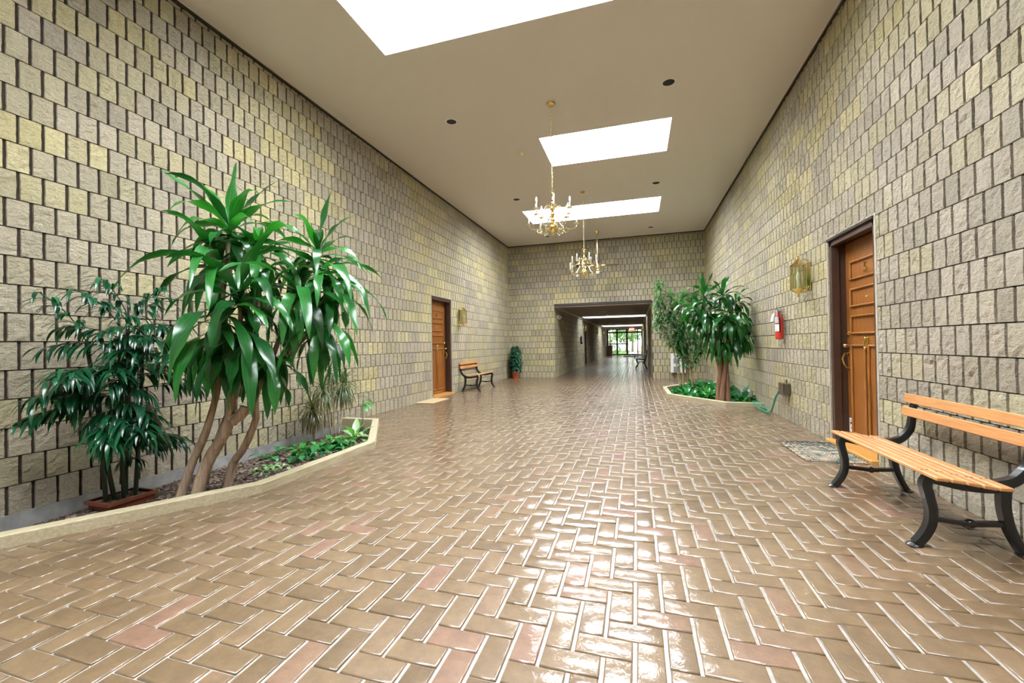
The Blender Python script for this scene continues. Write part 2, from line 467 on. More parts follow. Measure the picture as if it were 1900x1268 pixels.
def soil_mat():
    m, nt, b = mat('bark_soil')
    tc = N(nt, 'ShaderNodeTexCoord')
    v = N(nt, 'ShaderNodeTexVoronoi'); v.inputs['Scale'].default_value = 45; v.inputs['Randomness'].default_value = 1
    nt.links.new(tc.outputs['Object'], v.inputs['Vector'])
    sp = N(nt, 'ShaderNodeSeparateColor'); nt.links.new(v.outputs['Color'], sp.inputs[0])
    rp = N(nt, 'ShaderNodeValToRGB'); e = rp.color_ramp.elements
    e[0].color = (0.035, 0.024, 0.018, 1); e[1].color = (0.34, 0.26, 0.20, 1); e[1].position = 1
    x = e.new(.6); x.color = (0.10, 0.070, 0.052, 1)
    nt.links.new(sp.outputs[0], rp.inputs['Fac']); nt.links.new(rp.outputs[0], b.inputs['Base Color'])
    b.inputs['Roughness'].default_value = .95
    n = N(nt, 'ShaderNodeTexNoise'); n.inputs['Scale'].default_value = 60; n.inputs['Detail'].default_value = 6
    nt.links.new(tc.outputs['Object'], n.inputs['Vector'])
    ad = N(nt, 'ShaderNodeMath', operation='ADD'); nt.links.new(n.outputs['Fac'], ad.inputs[0]); nt.links.new(sp.outputs[1], ad.inputs[1])
    bp = N(nt, 'ShaderNodeBump'); bp.inputs['Strength'].default_value = 1; bp.inputs['Distance'].default_value = .02
    nt.links.new(ad.outputs[0], bp.inputs['Height']); nt.links.new(bp.outputs[0], b.inputs['Normal'])
    return m
MAT['soil'] = soil_mat()

def glass_mat(name, tint=(1, 1, 1), gloss=.08, rough=0.0):
    m = bpy.data.materials.new(name); m.use_nodes = True
    nt = m.node_tree; nt.nodes.clear()
    o = N(nt, 'ShaderNodeOutputMaterial'); t = N(nt, 'ShaderNodeBsdfTransparent'); g = N(nt, 'ShaderNodeBsdfGlossy')
    t.inputs['Color'].default_value = (*tint, 1); g.inputs['Roughness'].default_value = rough
    mx = N(nt, 'ShaderNodeMixShader'); mx.inputs[0].default_value = gloss
    nt.links.new(t.outputs[0], mx.inputs[1]); nt.links.new(g.outputs[0], mx.inputs[2]); nt.links.new(mx.outputs[0], o.inputs[0])
    return m
MAT['glass'] = glass_mat('clear_glass')
MAT['amberglass'] = glass_mat('lantern_glass', (.80, .82, .66), .10)
MAT['dome'] = glass_mat('skylight_glazing', (.97, .98, 1), .04, .1)
MAT['dome2'] = glass_mat('dimmed_skylight_glazing', (.17, .175, .18), .04, .1)  # pane colour cut down to dim the daylight entering the corridor
MAT['tinted'] = glass_mat('dimmed_entrance_glass', (.24, .25, .24), .04)  # grey tint put in to hold down the brightness of the garden
MAT['bulb'] = simple('frosted_bulb', (0.88, 0.90, 0.92), .25, coat=.5)

def check_mat():
    m, nt, b = mat('woven_rag_mat')
    tc = N(nt, 'ShaderNodeTexCoord'); mp = N(nt, 'ShaderNodeMapping')
    nt.links.new(tc.outputs['Object'], mp.inputs['Vector'])
    br = N(nt, 'ShaderNodeTexBrick'); br.inputs['Scale'].default_value = 1.0
    mp.inputs['Scale'].default_value = (13, 13, 13)
    br.inputs['Brick Width'].default_value = .9; br.inputs['Row Height'].default_value = .32; br.inputs['Mortar Size'].default_value = .03
    br.inputs['Color1'].default_value = (0.04, 0.13, 0.11, 1); br.inputs['Color2'].default_value = (0.52, 0.38, 0.28, 1); br.inputs['Mortar'].default_value = (0.02, 0.03, 0.03, 1)
    nt.links.new(mp.outputs[0], br.inputs['Vector']); nt.links.new(br.outputs['Color'], b.inputs['Base Color'])
    bp = N(nt, 'ShaderNodeBump'); bp.inputs['Strength'].default_value = 1; bp.inputs['Distance'].default_value = .01; bp.invert = True
    nt.links.new(br.outputs['Fac'], bp.inputs['Height']); nt.links.new(bp.outputs[0], b.inputs['Normal'])
    b.inputs['Roughness'].default_value = .95
    return m
MAT['ragmat'] = check_mat()
m, nt, b = mat('exit_sign_red'); b.inputs['Base Color'].default_value = (.7, .03, .02, 1)
b.inputs['Emission Color'].default_value = (1, .06, .03, 1); b.inputs['Emission Strength'].default_value = .8
MAT['exitred'] = m
m, nt, b = mat('exit_sign_letter'); b.inputs['Base Color'].default_value = (.9, .6, .5, 1)
b.inputs['Emission Color'].default_value = (1, .6, .5, 1); b.inputs['Emission Strength'].default_value = 1.2
MAT['exitletter'] = m

# ---------------------------------------------------------------- block walls
def joint_z(k): return CW * (5.95 + k)

def block_wall(name, P0, U, Nn, ua, ub, za, zb, phase, holes=(), nu=3, nz=5, amp=.0035, seed=1, recess=.02, far=None, far_n=(1, 1)):
    """split-face block wall: fluted stone faces standing proud of a dark groove plane. u runs along U, z up."""
    rng = np.random.default_rng(seed)
    P0 = np.array(P0, float); U = np.array(U, float); Nn = np.array(Nn, float); Z = np.array((0, 0, 1.0))
    rects = []
    k0 = int(math.floor(za / CW - 5.95)) - 1; k1 = int(math.ceil(zb / CW - 5.95)) + 1
    for k in range(k0, k1):
        z0, z1 = max(joint_z(k), za), min(joint_z(k + 1), zb)
        if z1 - z0 < .03: continue
        ph = phase + (0 if k % 2 else FACE / 2)
        i0 = int(math.floor((ua - ph) / FACE)) - 1; i1 = int(math.ceil((ub - ph) / FACE)) + 1
        rs = rng.random(4000)
        for i in range(i0, i1):
            a, b_ = ph + i * FACE, ph + (i + 1) * FACE
            spans = [(max(a, ua), min(b_, ub))]
            zz1 = z1
            for (h0, h1, hz0, hz1) in holes:
                if z0 + .02 < hz1 and z1 - .02 > hz0:
                    ns = []
                    for s0, s1 in spans:
                        if s1 <= h0 or s0 >= h1: ns.append((s0, s1)); continue
                        if s0 < h0: ns.append((s0, h0))
                        if s1 > h1: ns.append((h1, s1))
                    spans = ns
            blk = (i + (k % 2) * 1 + k * 7) // 3
            for s0, s1 in spans:
                if s1 - s0 < .022: continue
                rects.append((s0, s1, z0, zz1, blk * 131 + k * 977, s0 > a + 1e-6, s1 < b_ - 1e-6))
    V, Fc, MI, T = [], [], [], []
    nv = 0
    groups = {}
    for r in rects:
        key = (far_n if (far is not None and r[0] > far) else (nu, nz))
        groups.setdefault(key, []).append(r)
    for (gu, gz), rr in groups.items():
        A = np.array([q[:4] for q in rr]); n = len(rr); GV = .0112 if gu > 2 else .0068; GH = .0042 if gu > 2 else .0052
        g = np.array([[.001 if q[5] else GV, .001 if q[6] else GV] for q in rr])
        jit = rng.normal(0, .0009, (n, 2))
        s0 = A[:, 0] + g[:, 0] + jit[:, 0]; s1 = A[:, 1] - g[:, 1] + jit[:, 1]; z0 = A[:, 2] + GH; z1 = A[:, 3] - GH
        su = np.linspace(0, 1, gu + 1); sz = np.linspace(0, 1, gz + 1)
        uu = s0[:, None, None] + (s1 - s0)[:, None, None] * su[None, None, :] + np.zeros((n, gz + 1, gu + 1))
        zz = z0[:, None, None] + (z1 - z0)[:, None, None] * sz[None, :, None] + np.zeros((n, gz + 1, gu + 1))
        d = rng.normal(0, amp, (n, gz + 1, gu + 1)) + rng.normal(0, .0018, (n, 1, 1))
        if gu > 1: 
            e_ = .0014 if gu > 2 else .0008
            d[:, :, 0] = d[:, :, 0] * .3 - e_; d[:, :, -1] = d[:, :, -1] * .3 - e_
            uu[:, :, 0] += rng.normal(0, .0008, (n, gz + 1)); uu[:, :, -1] += rng.normal(0, .0008, (n, gz + 1))
        if gz > 1:
            e_ = .0014 if gz > 4 else .0006
            d[:, 0, :] = d[:, 0, :] * .3 - e_; d[:, -1, :] = d[:, -1, :] * .3 - e_
        m1 = (gu + 1) * (gz + 1)
        pts = P0 + uu.reshape(n, m1, 1) * U + zz.reshape(n, m1, 1) * Z + d.reshape(n, m1, 1) * Nn
        ring = [(0, i) for i in range(gu + 1)] + [(j, gu) for j in range(1, gz + 1)] + [(gz, i) for i in range(gu - 1, -1, -1)] + [(j, 0) for j in range(gz - 1, 0, -1)]
        ri = np.array([j * (gu + 1) + i for j, i in ring])
        back = P0 + uu.reshape(n, m1, 1)[:, ri] * U + zz.reshape(n, m1, 1)[:, ri] * Z - recess * Nn
        allp = np.concatenate([pts, back], 1)
        per = allp.shape[1]
        q = []
        for j in range(gz):
            for i in range(gu):
                a = j * (gu + 1) + i
                q.append((a, a + 1, a + gu + 2, a + gu + 1))
        L = len(ri)
        for t in range(L):
            q.append((m1 + t, m1 + (t + 1) % L, ri[(t + 1) % L], ri[t]))
        flip = np.dot(np.cross(U, Z), Nn) < 0
        q = np.array(q)
        if flip: q = q[:, ::-1]
        off = (np.arange(n) * per + nv)[:, None, None]
        Fc.append((q[None] + off).reshape(-1, 4))
        V.append(allp.reshape(-1, 3)); nv += n * per
        hid = np.array([r[4] for r in rr])
        def h(x, s): return np.modf(np.abs(np.sin(x * 12.9898 + s) * 43758.5453))[0]
        big = np.array([noise.noise(Vector((r[0] * .55, r[2] * .8, seed * 3.3))) for r in rr])
        t1 = np.clip(h(hid, 1.0) ** 1.4 * .72 + big * .5 + .19 + rng.normal(0, .05, n), 0, 1)
        t2 = np.clip(h(hid, 7.7) * .6 + rng.random(n) * .4, 0, 1)
        tt = np.stack([t1, t2, np.zeros(n), np.ones(n)], 1)
        T.append(np.repeat(tt, len(q), 0)); MI.append(np.zeros(n * len(q), int))
    # groove plane split round the holes
    us = sorted({ua, ub, *[h[0] for h in holes], *[h[1] for h in holes]}); zs = sorted({za, zb, *[min(max(h[2], za), zb) for h in holes], *[min(h[3], zb) for h in holes]})
    us = [x for x in us if ua <= x <= ub]
    bp, bf = [], []
    for a, b_ in zip(us[:-1], us[1:]):
        for c, d_ in zip(zs[:-1], zs[1:]):
            mu, mz = (a + b_) / 2, (c + d_) / 2
            if any(h[0] < mu < h[1] and h[2] < mz < h[3] for h in holes): continue
            o = len(bp)
            for uq, zq in ((a, c), (b_, c), (b_, d_), (a, d_)): bp.append(P0 + uq * U + zq * Z - (recess - .004) * Nn)
            bf.append((o, o + 1, o + 2, o + 3))
    bf = np.array(bf) + nv
    V.append(np.array(bp)); Fc.append(bf); MI.append(np.ones(len(bf), int)); T.append(np.tile([.3, .5, 0, 1], (len(bf), 1)))
    V = np.concatenate(V); Fc = np.concatenate(Fc); MI = np.concatenate(MI); T = np.concatenate(T)
    return fast_mesh(name, V, Fc, [MAT['stone'], MAT['flute']], MI, T)

def fast_mesh(name, V, Q, mats, MI, T, smooth=False, kind='structure'):
    me = bpy.data.meshes.new(name)
    me.vertices.add(len(V)); me.vertices.foreach_set('co', np.asarray(V, np.float32).ravel())
    me.loops.add(Q.size); me.loops.foreach_set('vertex_index', Q.ravel().astype(np.int32))
    me.polygons.add(len(Q)); me.polygons.foreach_set('loop_start', (np.arange(len(Q)) * 4).astype(np.int32))
    for m in mats: me.materials.append(m)
    me.polygons.foreach_set('material_index', MI.astype(np.int32))
    me.polygons.foreach_set('use_smooth', np.full(len(Q), bool(smooth)))
    me.update(calc_edges=True)
    at = me.attributes.new('tint', 'FLOAT_COLOR', 'FACE')
    at.data.foreach_set('color', T.astype(np.float32).ravel())
    o = bpy.data.objects.new(name, me); COL.objects.link(o)
    o['kind'] = kind
    return o

DOORZ = joint_z(5)           # head of the door openings
DL = (8.205, 9.20); DR = (4.52, 5.47)
wl = block_wall('wall_left', (XL, 0, 0), (0, 1, 0), (1, 0, 0), YB, YE, joint_z(-6), H, 1.879, holes=[(DL[0], DL[1], -1, DOORZ)], nu=4, nz=6, seed=3, far=7.0, far_n=(2, 3))
wr = block_wall('wall_right', (XR, 0, 0), (0, 1, 0), (-1, 0, 0), YB, YE, joint_z(-6), H, 3.149, holes=[(DR[0], DR[1], -1, DOORZ)], nu=4, nz=6, seed=5, far=7.0, far_n=(2, 3))
we = block_wall('wall_end', (0, YE, 0), (1, 0, 0), (0, -1, 0), XL, XR, joint_z(-6), H, -3.968, holes=[(TX0, TX1, -1, TH)], nu=2, nz=3, seed=9)
wb = block_wall('wall_back', (0, YB, 0), (1, 0, 0), (0, 1, 0), XL, XR, joint_z(-6), H, -3.968, nu=1, nz=1, seed=11)
TD = [(22.35, 23.3)]
wcl = block_wall('wall_corridor_left', (TX0, 0, 0), (0, 1, 0), (1, 0, 0), YE + .02, TY1, joint_z(-6), TH, .03, holes=[(22.35, 23.3, -1, DOORZ - .12)], nu=2, nz=2, seed=13, far=18., far_n=(1, 1))
wcr = block_wall('wall_corridor_right', (TX1, 0, 0), (0, 1, 0), (-1, 0, 0), YE + .02, TY1, joint_z(-6), TH, .05, holes=[(24.0, 25.0, -1, DOORZ - .12)], nu=2, nz=2, seed=15, far=18., far_n=(1, 1))

# concrete footing seen under the first course inside the beds
for nm, x0, x1, y0, y1 in (('trim_footing_left', XL - .03, XL + .004, 1.25, 5.4), ('trim_footing_right', XR - .004, XR + .03, 7.9, 12.0)):
    MB().box(x0, x1, y0, y1, -.14, joint_z(-6) + .002).build(nm, MAT['concrete'], kind='structure')

# ---------------------------------------------------------------- brick floor in herringbone
BEDL = [(XL, 1.28), (-3.66, 1.28), (-2.83, 2.6), (-2.83, 4.09), (-3.66, 5.38), (XL, 5.38)]
BEDR = [(XR, 8.0), (1.46, 8.0), (0.585, 9.15), (0.585, 10.6), (1.40, 11.9), (XR, 11.9)]
def edges_ccw(poly):
    a = sum(poly[i][0] * poly[(i + 1) % len(poly)][1] - poly[(i + 1) % len(poly)][0] * poly[i][1] for i in range(len(poly)))
    return poly if a > 0 else poly[::-1]
def inner(poly, d):
    """inset the bed outline by d, leaving the side on the wall where it is"""
    P = edges_ccw(poly); n = len(P); L = []
    for i in range(n):
        p, q = Vector(P[i]), Vector(P[(i + 1) % n]); t = (q - p).normalized(); nn = Vector((-t.y, t.x))
        wall = abs(p.x - q.x) < 1e-6 and (abs(p.x - XL) < 1e-4 or abs(p.x - XR) < 1e-4)
        L.append((p + nn * (0 if wall else d), t))
    out = []
    for i in range(n):
        (p, t), (q, s) = L[i - 1], L[i]
        den = t.x * s.y - t.y * s.x
        k = ((q.x - p.x) * s.y - (q.y - p.y) * s.x) / den
        out.append((p.x + t.x * k, p.y + t.y * k))
    return out
def sdist(poly, x, y):
    """>0 outside the convex polygon: distance to the nearest violated edge and that edge"""
    P = edges_ccw(poly); best = -1e9; be = None
    for i in range(len(P)):
        p, q = P[i], P[(i + 1) % len(P)]
        tx, ty = q[0] - p[0], q[1] - p[1]; l = math.hypot(tx, ty)
        d = ((x - p[0]) * ty - (y - p[1]) * tx) / l
        if d > best: best = d; be = (p, (tx / l, ty / l))
    return best, be
def clip_half(pts, p, t, keep_out=True):
    out = []
    def sd(q): return (q[0] - p[0]) * t[1] - (q[1] - p[1]) * t[0]
    for i in range(len(pts)):
        a, b_ = pts[i], pts[(i + 1) % len(pts)]
        da, db = sd(a), sd(b_)
        if da >= 0: out.append(a)
        if (da > 0) != (db > 0) and abs(da - db) > 1e-9:
            k = da / (da - db); out.append((a[0] + (b_[0] - a[0]) * k, a[1] + (b_[1] - a[1]) * k))
    return out

MX, MY = 0.1105, 0.1055
bx0, by0 = -.136 - MX, 1.972
bm = MB(); tints = []
MIDL, MIDR = inner(BEDL, .045), inner(BEDR, .045)
rnd = random.Random(4)
def lay(x0, x1, y0, y1, xa, xb, ya, yb):
    x0, x1, y0, y1 = max(x0, xa), min(x1, xb), max(y0, ya), min(y1, yb)
    if x1 - x0 < .02 or y1 - y0 < .02: return
    g, h = .0068, .0024
    pts = [(x0 + g, y0 + h), (x1 - g, y0 + h), (x1 - g, y1 - h), (x0 + g, y1 - h)]
    cx, cy = (x0 + x1) / 2, (y0 + y1) / 2
    for bed in (MIDL, MIDR):
        d, e = sdist(bed, cx, cy)
        if d < .16:
            if d < -.16: return
            pts = clip_half(pts, e[0], e[1])
            if len(pts) < 3: return
    n = len(pts); cx = sum(p[0] for p in pts) / n; cy = sum(p[1] for p in pts) / n
    dz = rnd.gauss(0, .0007); tx, ty = rnd.gauss(0, .006), rnd.gauss(0, .006)
    v = []
    for z, ins in ((-.014, -.0005), (-.0062, .0), (-.0028, .0012), (-.0008, .0035), (0, .0075)):
        for p in pts:
            dx, dy = cx - p[0], cy - p[1]
            sx = min(abs(dx), ins * 1.0) * (1 if dx > 0 else -1); sy = min(abs(dy), ins) * (1 if dy > 0 else -1)
            if ins < 0: sx = sy = 0
            X, Y = p[0] + sx, p[1] + sy
            v.append((X, Y, z + dz + (X - cx) * tx + (Y - cy) * ty))
    f = [(r * n + i, r * n + (i + 1) % n, (r + 1) * n + (i + 1) % n, (r + 1) * n + i) for r in range(4) for i in range(n)]
    f.append(tuple(range(4 * n, 5 * n)))
    bm.add(v, f, 0)
    c = (rnd.random(), rnd.random(), 0, 1)
    tints.extend([c] * len(f))
def region(xa, xb, ya, yb):
    for i in range(int((xa - bx0) / MX) - 2, int((xb - bx0) / MX) + 2):
        for j in range(int((ya - by0) / MY) - 2, int((yb - by0) / MY) + 2):
            k = (i - j) % 4
            x, y = bx0 + i * MX, by0 + j * MY
            if k == 0: lay(x, x + 2 * MX, y, y + MY, xa, xb, ya, yb)
            elif k == 3: lay(x, x + MX, y, y + 2 * MY, xa, xb, ya, yb)
region(XL, XR, YB, YE)
region(TX0, TX1, YE, TY1)
# grout bed, notched round the planting beds and widened under the thresholds
L_ = edges_ccw(MIDL); R_ = edges_ccw(MIDR)
def chain(mid, xw, rev):
    pts = [p for p in mid if abs(p[0] - xw) > 1e-3]
    pts.sort(key=lambda p: p[1])
    ys = [p[1] for p in mid if abs(p[0] - xw) <= 1e-3]
    c = [(xw, min(ys))] + pts + [(xw, max(ys))]
    return c[::-1] if rev else c
out = [(XL - .03, YB), (XR + .03, YB), (XR + .03, MIDR[0][1] if 0 else min(p[1] for p in MIDR))] 
outline = [(XL, YB), (XR, YB)] + chain(MIDR, XR, False) + [(XR, YE), (TX1, YE), (TX1, TY1 + .2), (TX0, TY1 + .2), (TX0, YE), (XL, YE)] + chain(MIDL, XL, True)
nb = len(bm.v)
bm.add([(x, y, -.0075) for x, y in outline], [tuple(range(len(outline)))], 1)
for (x0, x1, (y0, y1)) in ((XL - .35, XL, DL), (XR, XR + .35, DR)):
    bm.add([(x0, y0, -.0075), (x1, y0, -.0075), (x1, y1, -.0075), (x0, y1, -.0075)], [(0, 1, 2, 3)], 1)
floor = bm.build('floor', [MAT['brick'], MAT['grout']], kind='structure', smooth=True)
me = floor.data
at = me.attributes.new('tint', 'FLOAT_COLOR', 'FACE')
tints += [(0, 0, 0, 1)] * (len(me.polygons) - len(tints))
at.data.foreach_set('color', [c for t in tints for c in t])

# soil in the two beds
def soil(name, poly, label, z=-.05, seed=0):
    P = edges_ccw(poly); ns = 90
    xs = [p[0] for p in P]; ys = [p[1] for p in P]
    x0, x1, y0, y1 = min(xs), max(xs), min(ys), max(ys)
    st = .045; nx, ny = int((x1 - x0) / st) + 1, int((y1 - y0) / st) + 1
    mb = MB(); V = []
    for j in range(ny + 1):
        for i in range(nx + 1):
            x, y = x0 + (x1 - x0) * i / nx, y0 + (y1 - y0) * j / ny
            V.append((x, y, z - .075 * max(0, 1 - min(abs(x - XL), abs(x - XR)) / .32) + .018 * noise.noise(Vector((x * 4, y * 4, seed))) + .014 * noise.noise(Vector((x * 19, y * 19, seed)))))
    Fq = []
    for j in range(ny):
        for i in range(nx):
            a = j * (nx + 1) + i
            cx, cy = (V[a][0] + V[a + nx + 2][0]) / 2, (V[a][1] + V[a + nx + 2][1]) / 2
            if sdist(P, cx, cy)[0] < .0: Fq.append((a, a + 1, a + nx + 2, a + nx + 1))
    mb.add(V, Fq)
    rr = random.Random(seed)
    k = 0
    INN = inner(poly, .1)
    while k < 900:       # bark chips
        x, y = rr.uniform(x0, x1), rr.uniform(y0, y1)
        if sdist(INN, x, y)[0] > -.01: continue
        k += 1
        s = rr.uniform(.008, .024); a = rr.uniform(0, PI); t = rr.uniform(-.4, .4)
        zz = z - .075 * max(0, 1 - min(abs(x - XL), abs(x - XR)) / .32) + .018 * noise.noise(Vector((x * 4, y * 4, seed))) + .006
        c, sn = math.cos(a), math.sin(a)
        vs = []
        for dx, dy, dz in ((-s, -s * .4, -.003), (s, -s * .4, -.003), (s * .8, s * .4, -.003), (-s * .9, s * .3, -.003), (-s, -s * .4, .003), (s, -s * .4, .004), (s * .8, s * .4, .005), (-s * .9, s * .3, .003)):
            vs.append((x + dx * c - dy * sn, y + dx * sn + dy * c, zz + dz + dx * t))
        mb.add(vs, [(4, 5, 6, 7), (0, 1, 5, 4), (1, 2, 6, 5), (2, 3, 7, 6), (3, 0, 4, 7)])
    o = mb.build(name, MAT['soil'], smooth=False)
    tag(o, label, 'soil', kind='stuff')
soil('bark_soil', [(max(p[0], XL + .005), p[1]) for p in inner(BEDL, .03)], 'dark soil and bark chips filling the bed along the left wall', seed=2)
soil('bark_soil', [(min(p[0], XR - .005), p[1]) for p in inner(BEDR, .03)], 'dark soil filling the bed by the right wall', seed=5)

# timber kerbs round the beds, each beam a part
def curb(bed, label, wallx, seed):
    root = empty('planter_curb', (bed[2][0], bed[2][1], 0), label, 'planter')
    IN = inner(bed, .09)
    O = edges_ccw(bed)
    n = len(O)
    rr = random.Random(seed)
    for i in range(n):
        p, q = O[i], O[(i + 1) % n]
        if abs(p[0] - q[0]) < 1e-6 and abs(p[0] - wallx) < 1e-3: continue
        a, b_ = IN[i], IN[(i + 1) % n]
        mb = MB(); bev = .006; zt = .075; zb = -.10; S = 10
        c = Vector(((p[0] + q[0] + a[0] + b_[0]) / 4, (p[1] + q[1] + a[1] + b_[1]) / 4))
        V = []
        for s in range(S + 1):
            t = s / S
            o_ = Vector(p).lerp(Vector(q), t); i_ = Vector(a).lerp(Vector(b_), t)
            w = .0 if s in (0, S) else rr.gauss(0, .0018)
            zz = zt + (0 if s in (0, S) else rr.gauss(0, .0012))
            d = (o_ - i_).normalized()
            for P2, z2 in ((o_, zb), (o_ + d * w, zz - bev), (o_ - d * (bev - w), zz), (i_ + d * bev, zz), (i_, zz - bev), (i_, zb)):
                V.append((P2.x - root.location.x, P2.y - root.location.y, z2))
        Fq = []
        for s in range(S):
            for k in range(6):
                Fq.append((s * 6 + k, s * 6 + (k + 1) % 6, (s + 1) * 6 + (k + 1) % 6, (s + 1) * 6 + k))
        Fq += [tuple(range(6))[::-1], tuple(range(S * 6, S * 6 + 6))]
        mb.add(V, Fq); mb.build('timber', MAT['timber'], root)
    return root
curb(BEDL, 'low pale timber kerb edging the bed along the left wall', XL, 1)
c2 = curb(BEDR, 'low pale timber kerb edging the bed by the right wall', XR, 2)
MB().box(.03, .055, .92, 1.0, .0748, .078).build('black_mark', MAT['black'], c2, label='small black marker plate')

# ---------------------------------------------------------------- ceilings, skylights
def slab_with_holes(name, x0, x1, y0, y1, z, holes, m):
    mb = MB()
    ys = sorted({y0, y1, *[h[2] for h in holes], *[h[3] for h in holes]}); ys = [y for y in ys if y0 <= y <= y1]
    for a, b_ in zip(ys[:-1], ys[1:]):
        hs = [h for h in holes if h[2] < (a + b_) / 2 < h[3]]
        xs = [x0] + sorted([c for h in hs for c in (h[0], h[1])]) + [x1]
        for k in range(0, len(xs), 2):
            mb.box(xs[k], xs[k + 1], a, b_, z, z + .12)
    return mb.build(name, m, kind='structure')
slab_with_holes('ceiling', XL - .46, XR + .46, YB - .3, YE + .03, H, SKY, MAT['ceiling'])
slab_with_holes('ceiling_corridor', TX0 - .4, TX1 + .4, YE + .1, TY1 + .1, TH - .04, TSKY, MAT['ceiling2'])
def skylight(n, h, z, dep, pane='dome'):
    x0, x1, y0, y1 = h
    root = empty('window_%d' % n, ((x0 + x1) / 2, (y0 + y1) / 2, z), kind='structure')
    X, Y = (x1 - x0) / 2, (y1 - y0) / 2
    mb = MB(); t = .03
    for s in (-1, 1):
        mb.box(s * (X - .004), s * (X + t), -Y - t, Y + t, .0, dep)
        mb.box(-X, X, s * (Y - .004), s * (Y + t), .0, dep)
    mb.build('shaft', MAT['white'], root)
    mb = MB(); w = .07; c = dep - .1
    for s in (-1, 1):
        mb.box(s * (X - w), s * X, -Y, Y, c, c + .04)
        mb.box(-X + w, X - w, s * (Y - w), s * Y, c, c + .04)
    mb.build('curb_frame', MAT['white'], root)
    # shallow acrylic dome
    mb = MB(); V = []; S = 8
    for j in range(S + 1):
        for i in range(S + 1):
            u, v = i / S * 2 - 1, j / S * 2 - 1
            V.append((u * (X - .02), v * (Y - .02), dep - .055 + .16 * (1 - u ** 4) * (1 - v ** 2)))
    mb.add(V, [(j * (S + 1) + i, j * (S + 1) + i + 1, (j + 1) * (S + 1) + i + 1, (j + 1) * (S + 1) + i) for j in range(S) for i in range(S)])
    mb.build('pane', MAT[pane], root, smooth=True)
for i, h in enumerate(SKY): skylight(i + 1, h, H + .0005, .55)
for i, h in enumerate(TSKY): skylight(i + 5, h, TH - .0395, .45, 'dome2')
# roof slab so that no sky leaks past the ceiling edges
# trims: dark line under the ceiling, white bead above it
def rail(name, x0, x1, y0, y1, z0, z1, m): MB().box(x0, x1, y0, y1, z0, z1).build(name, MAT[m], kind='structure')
rail('trim_left_dark', XL - .015, XL + .022, YB, YE, H - .035, H - .001, 'trimdark')
rail('trim_right_dark', XR - .022, XR + .015, YB, YE, H - .035, H - .001, 'trimdark')
rail('trim_end_dark', XL, XR, YE - .022, YE + .015, H - .035, H - .001, 'trimdark')
rail('trim_left_bead', XL - .01, XL + .03, YB, YE, H - .008, H + .001, 'trimlight')
rail('trim_right_bead', XR - .03, XR + .01, YB, YE, H - .008, H + .001, 'trimlight')
rail('trim_end_bead', XL, XR, YE - .03, YE + .01, H - .008, H + .001, 'trimlight')
# corridor mouth: head soffit, pale bead along the corridor ceiling
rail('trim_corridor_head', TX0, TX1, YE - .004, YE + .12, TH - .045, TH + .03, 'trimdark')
rail('trim_corridor_bead_left', TX0 - .01, TX0 + .045, YE + .12, TY1, TH - .085, TH - .04, 'trimlight')
rail('trim_corridor_bead_right', TX1 - .045, TX1 + .01, YE + .12, TY1, TH - .085, TH - .04, 'trimlight')
rail('trim_corridor_bead_front', TX0, TX1, YE + .105, YE + .14, TH - .085, TH - .04, 'trimlight')
# light stop added above the corridor mouth behind the end wall, so nothing leaks
# unseen outer shell, added to keep daylight to the skylights and the glazed doors
def shell(name, *bx):
    mb = MB()
    mb.box(*bx); mb.build(name, MAT['concrete'], kind='structure')
shell('light_stop_left', XL - .46, XL - .40, YB - .3, YE + .1, -.22, H + .1); shell('light_stop_right', XR + .40, XR + .46, YB - .3, YE + .1, -.22, H + .1)
shell('light_stop_back', XL - .46, XR + .46, YB - .3, YB - .1, -.22, H + .1)
shell('light_stop_end_left', XL - .46, TX0 - .03, YE + .03, YE + .1, -.22, H + .1); shell('light_stop_end_right', TX1 + .03, XR + .46, YE + .03, YE + .1, -.22, H + .1)
shell('light_stop_corridor_left', TX0 - .4, TX0 - .34, YE + .06, TY1 + .1, -.22, TH + .1); shell('light_stop_corridor_right', TX1 + .34, TX1 + .4, YE + .06, TY1 + .1, -.22, TH + .1)
shell('light_stop_floor', XL - .46, XR + .46, YB - .3, TY1 + .2, -.22, -.17)  # added under the floor to stop light leaks
shell('light_stop_far_left', TX0 - .4, TX0, TY1 + .02, TY1 + .1, -.22, TH + .1); shell('light_stop_far_right', TX1, TX1 + .4, TY1 + .02, TY1 + .1, -.22, TH + .1)
rail('light_stop_over_corridor', TX0 - .4, TX1 + .4, YE + .03, YE + .1, TH + .02, H + .1, 'concrete')  # unseen light stop added behind the end wall

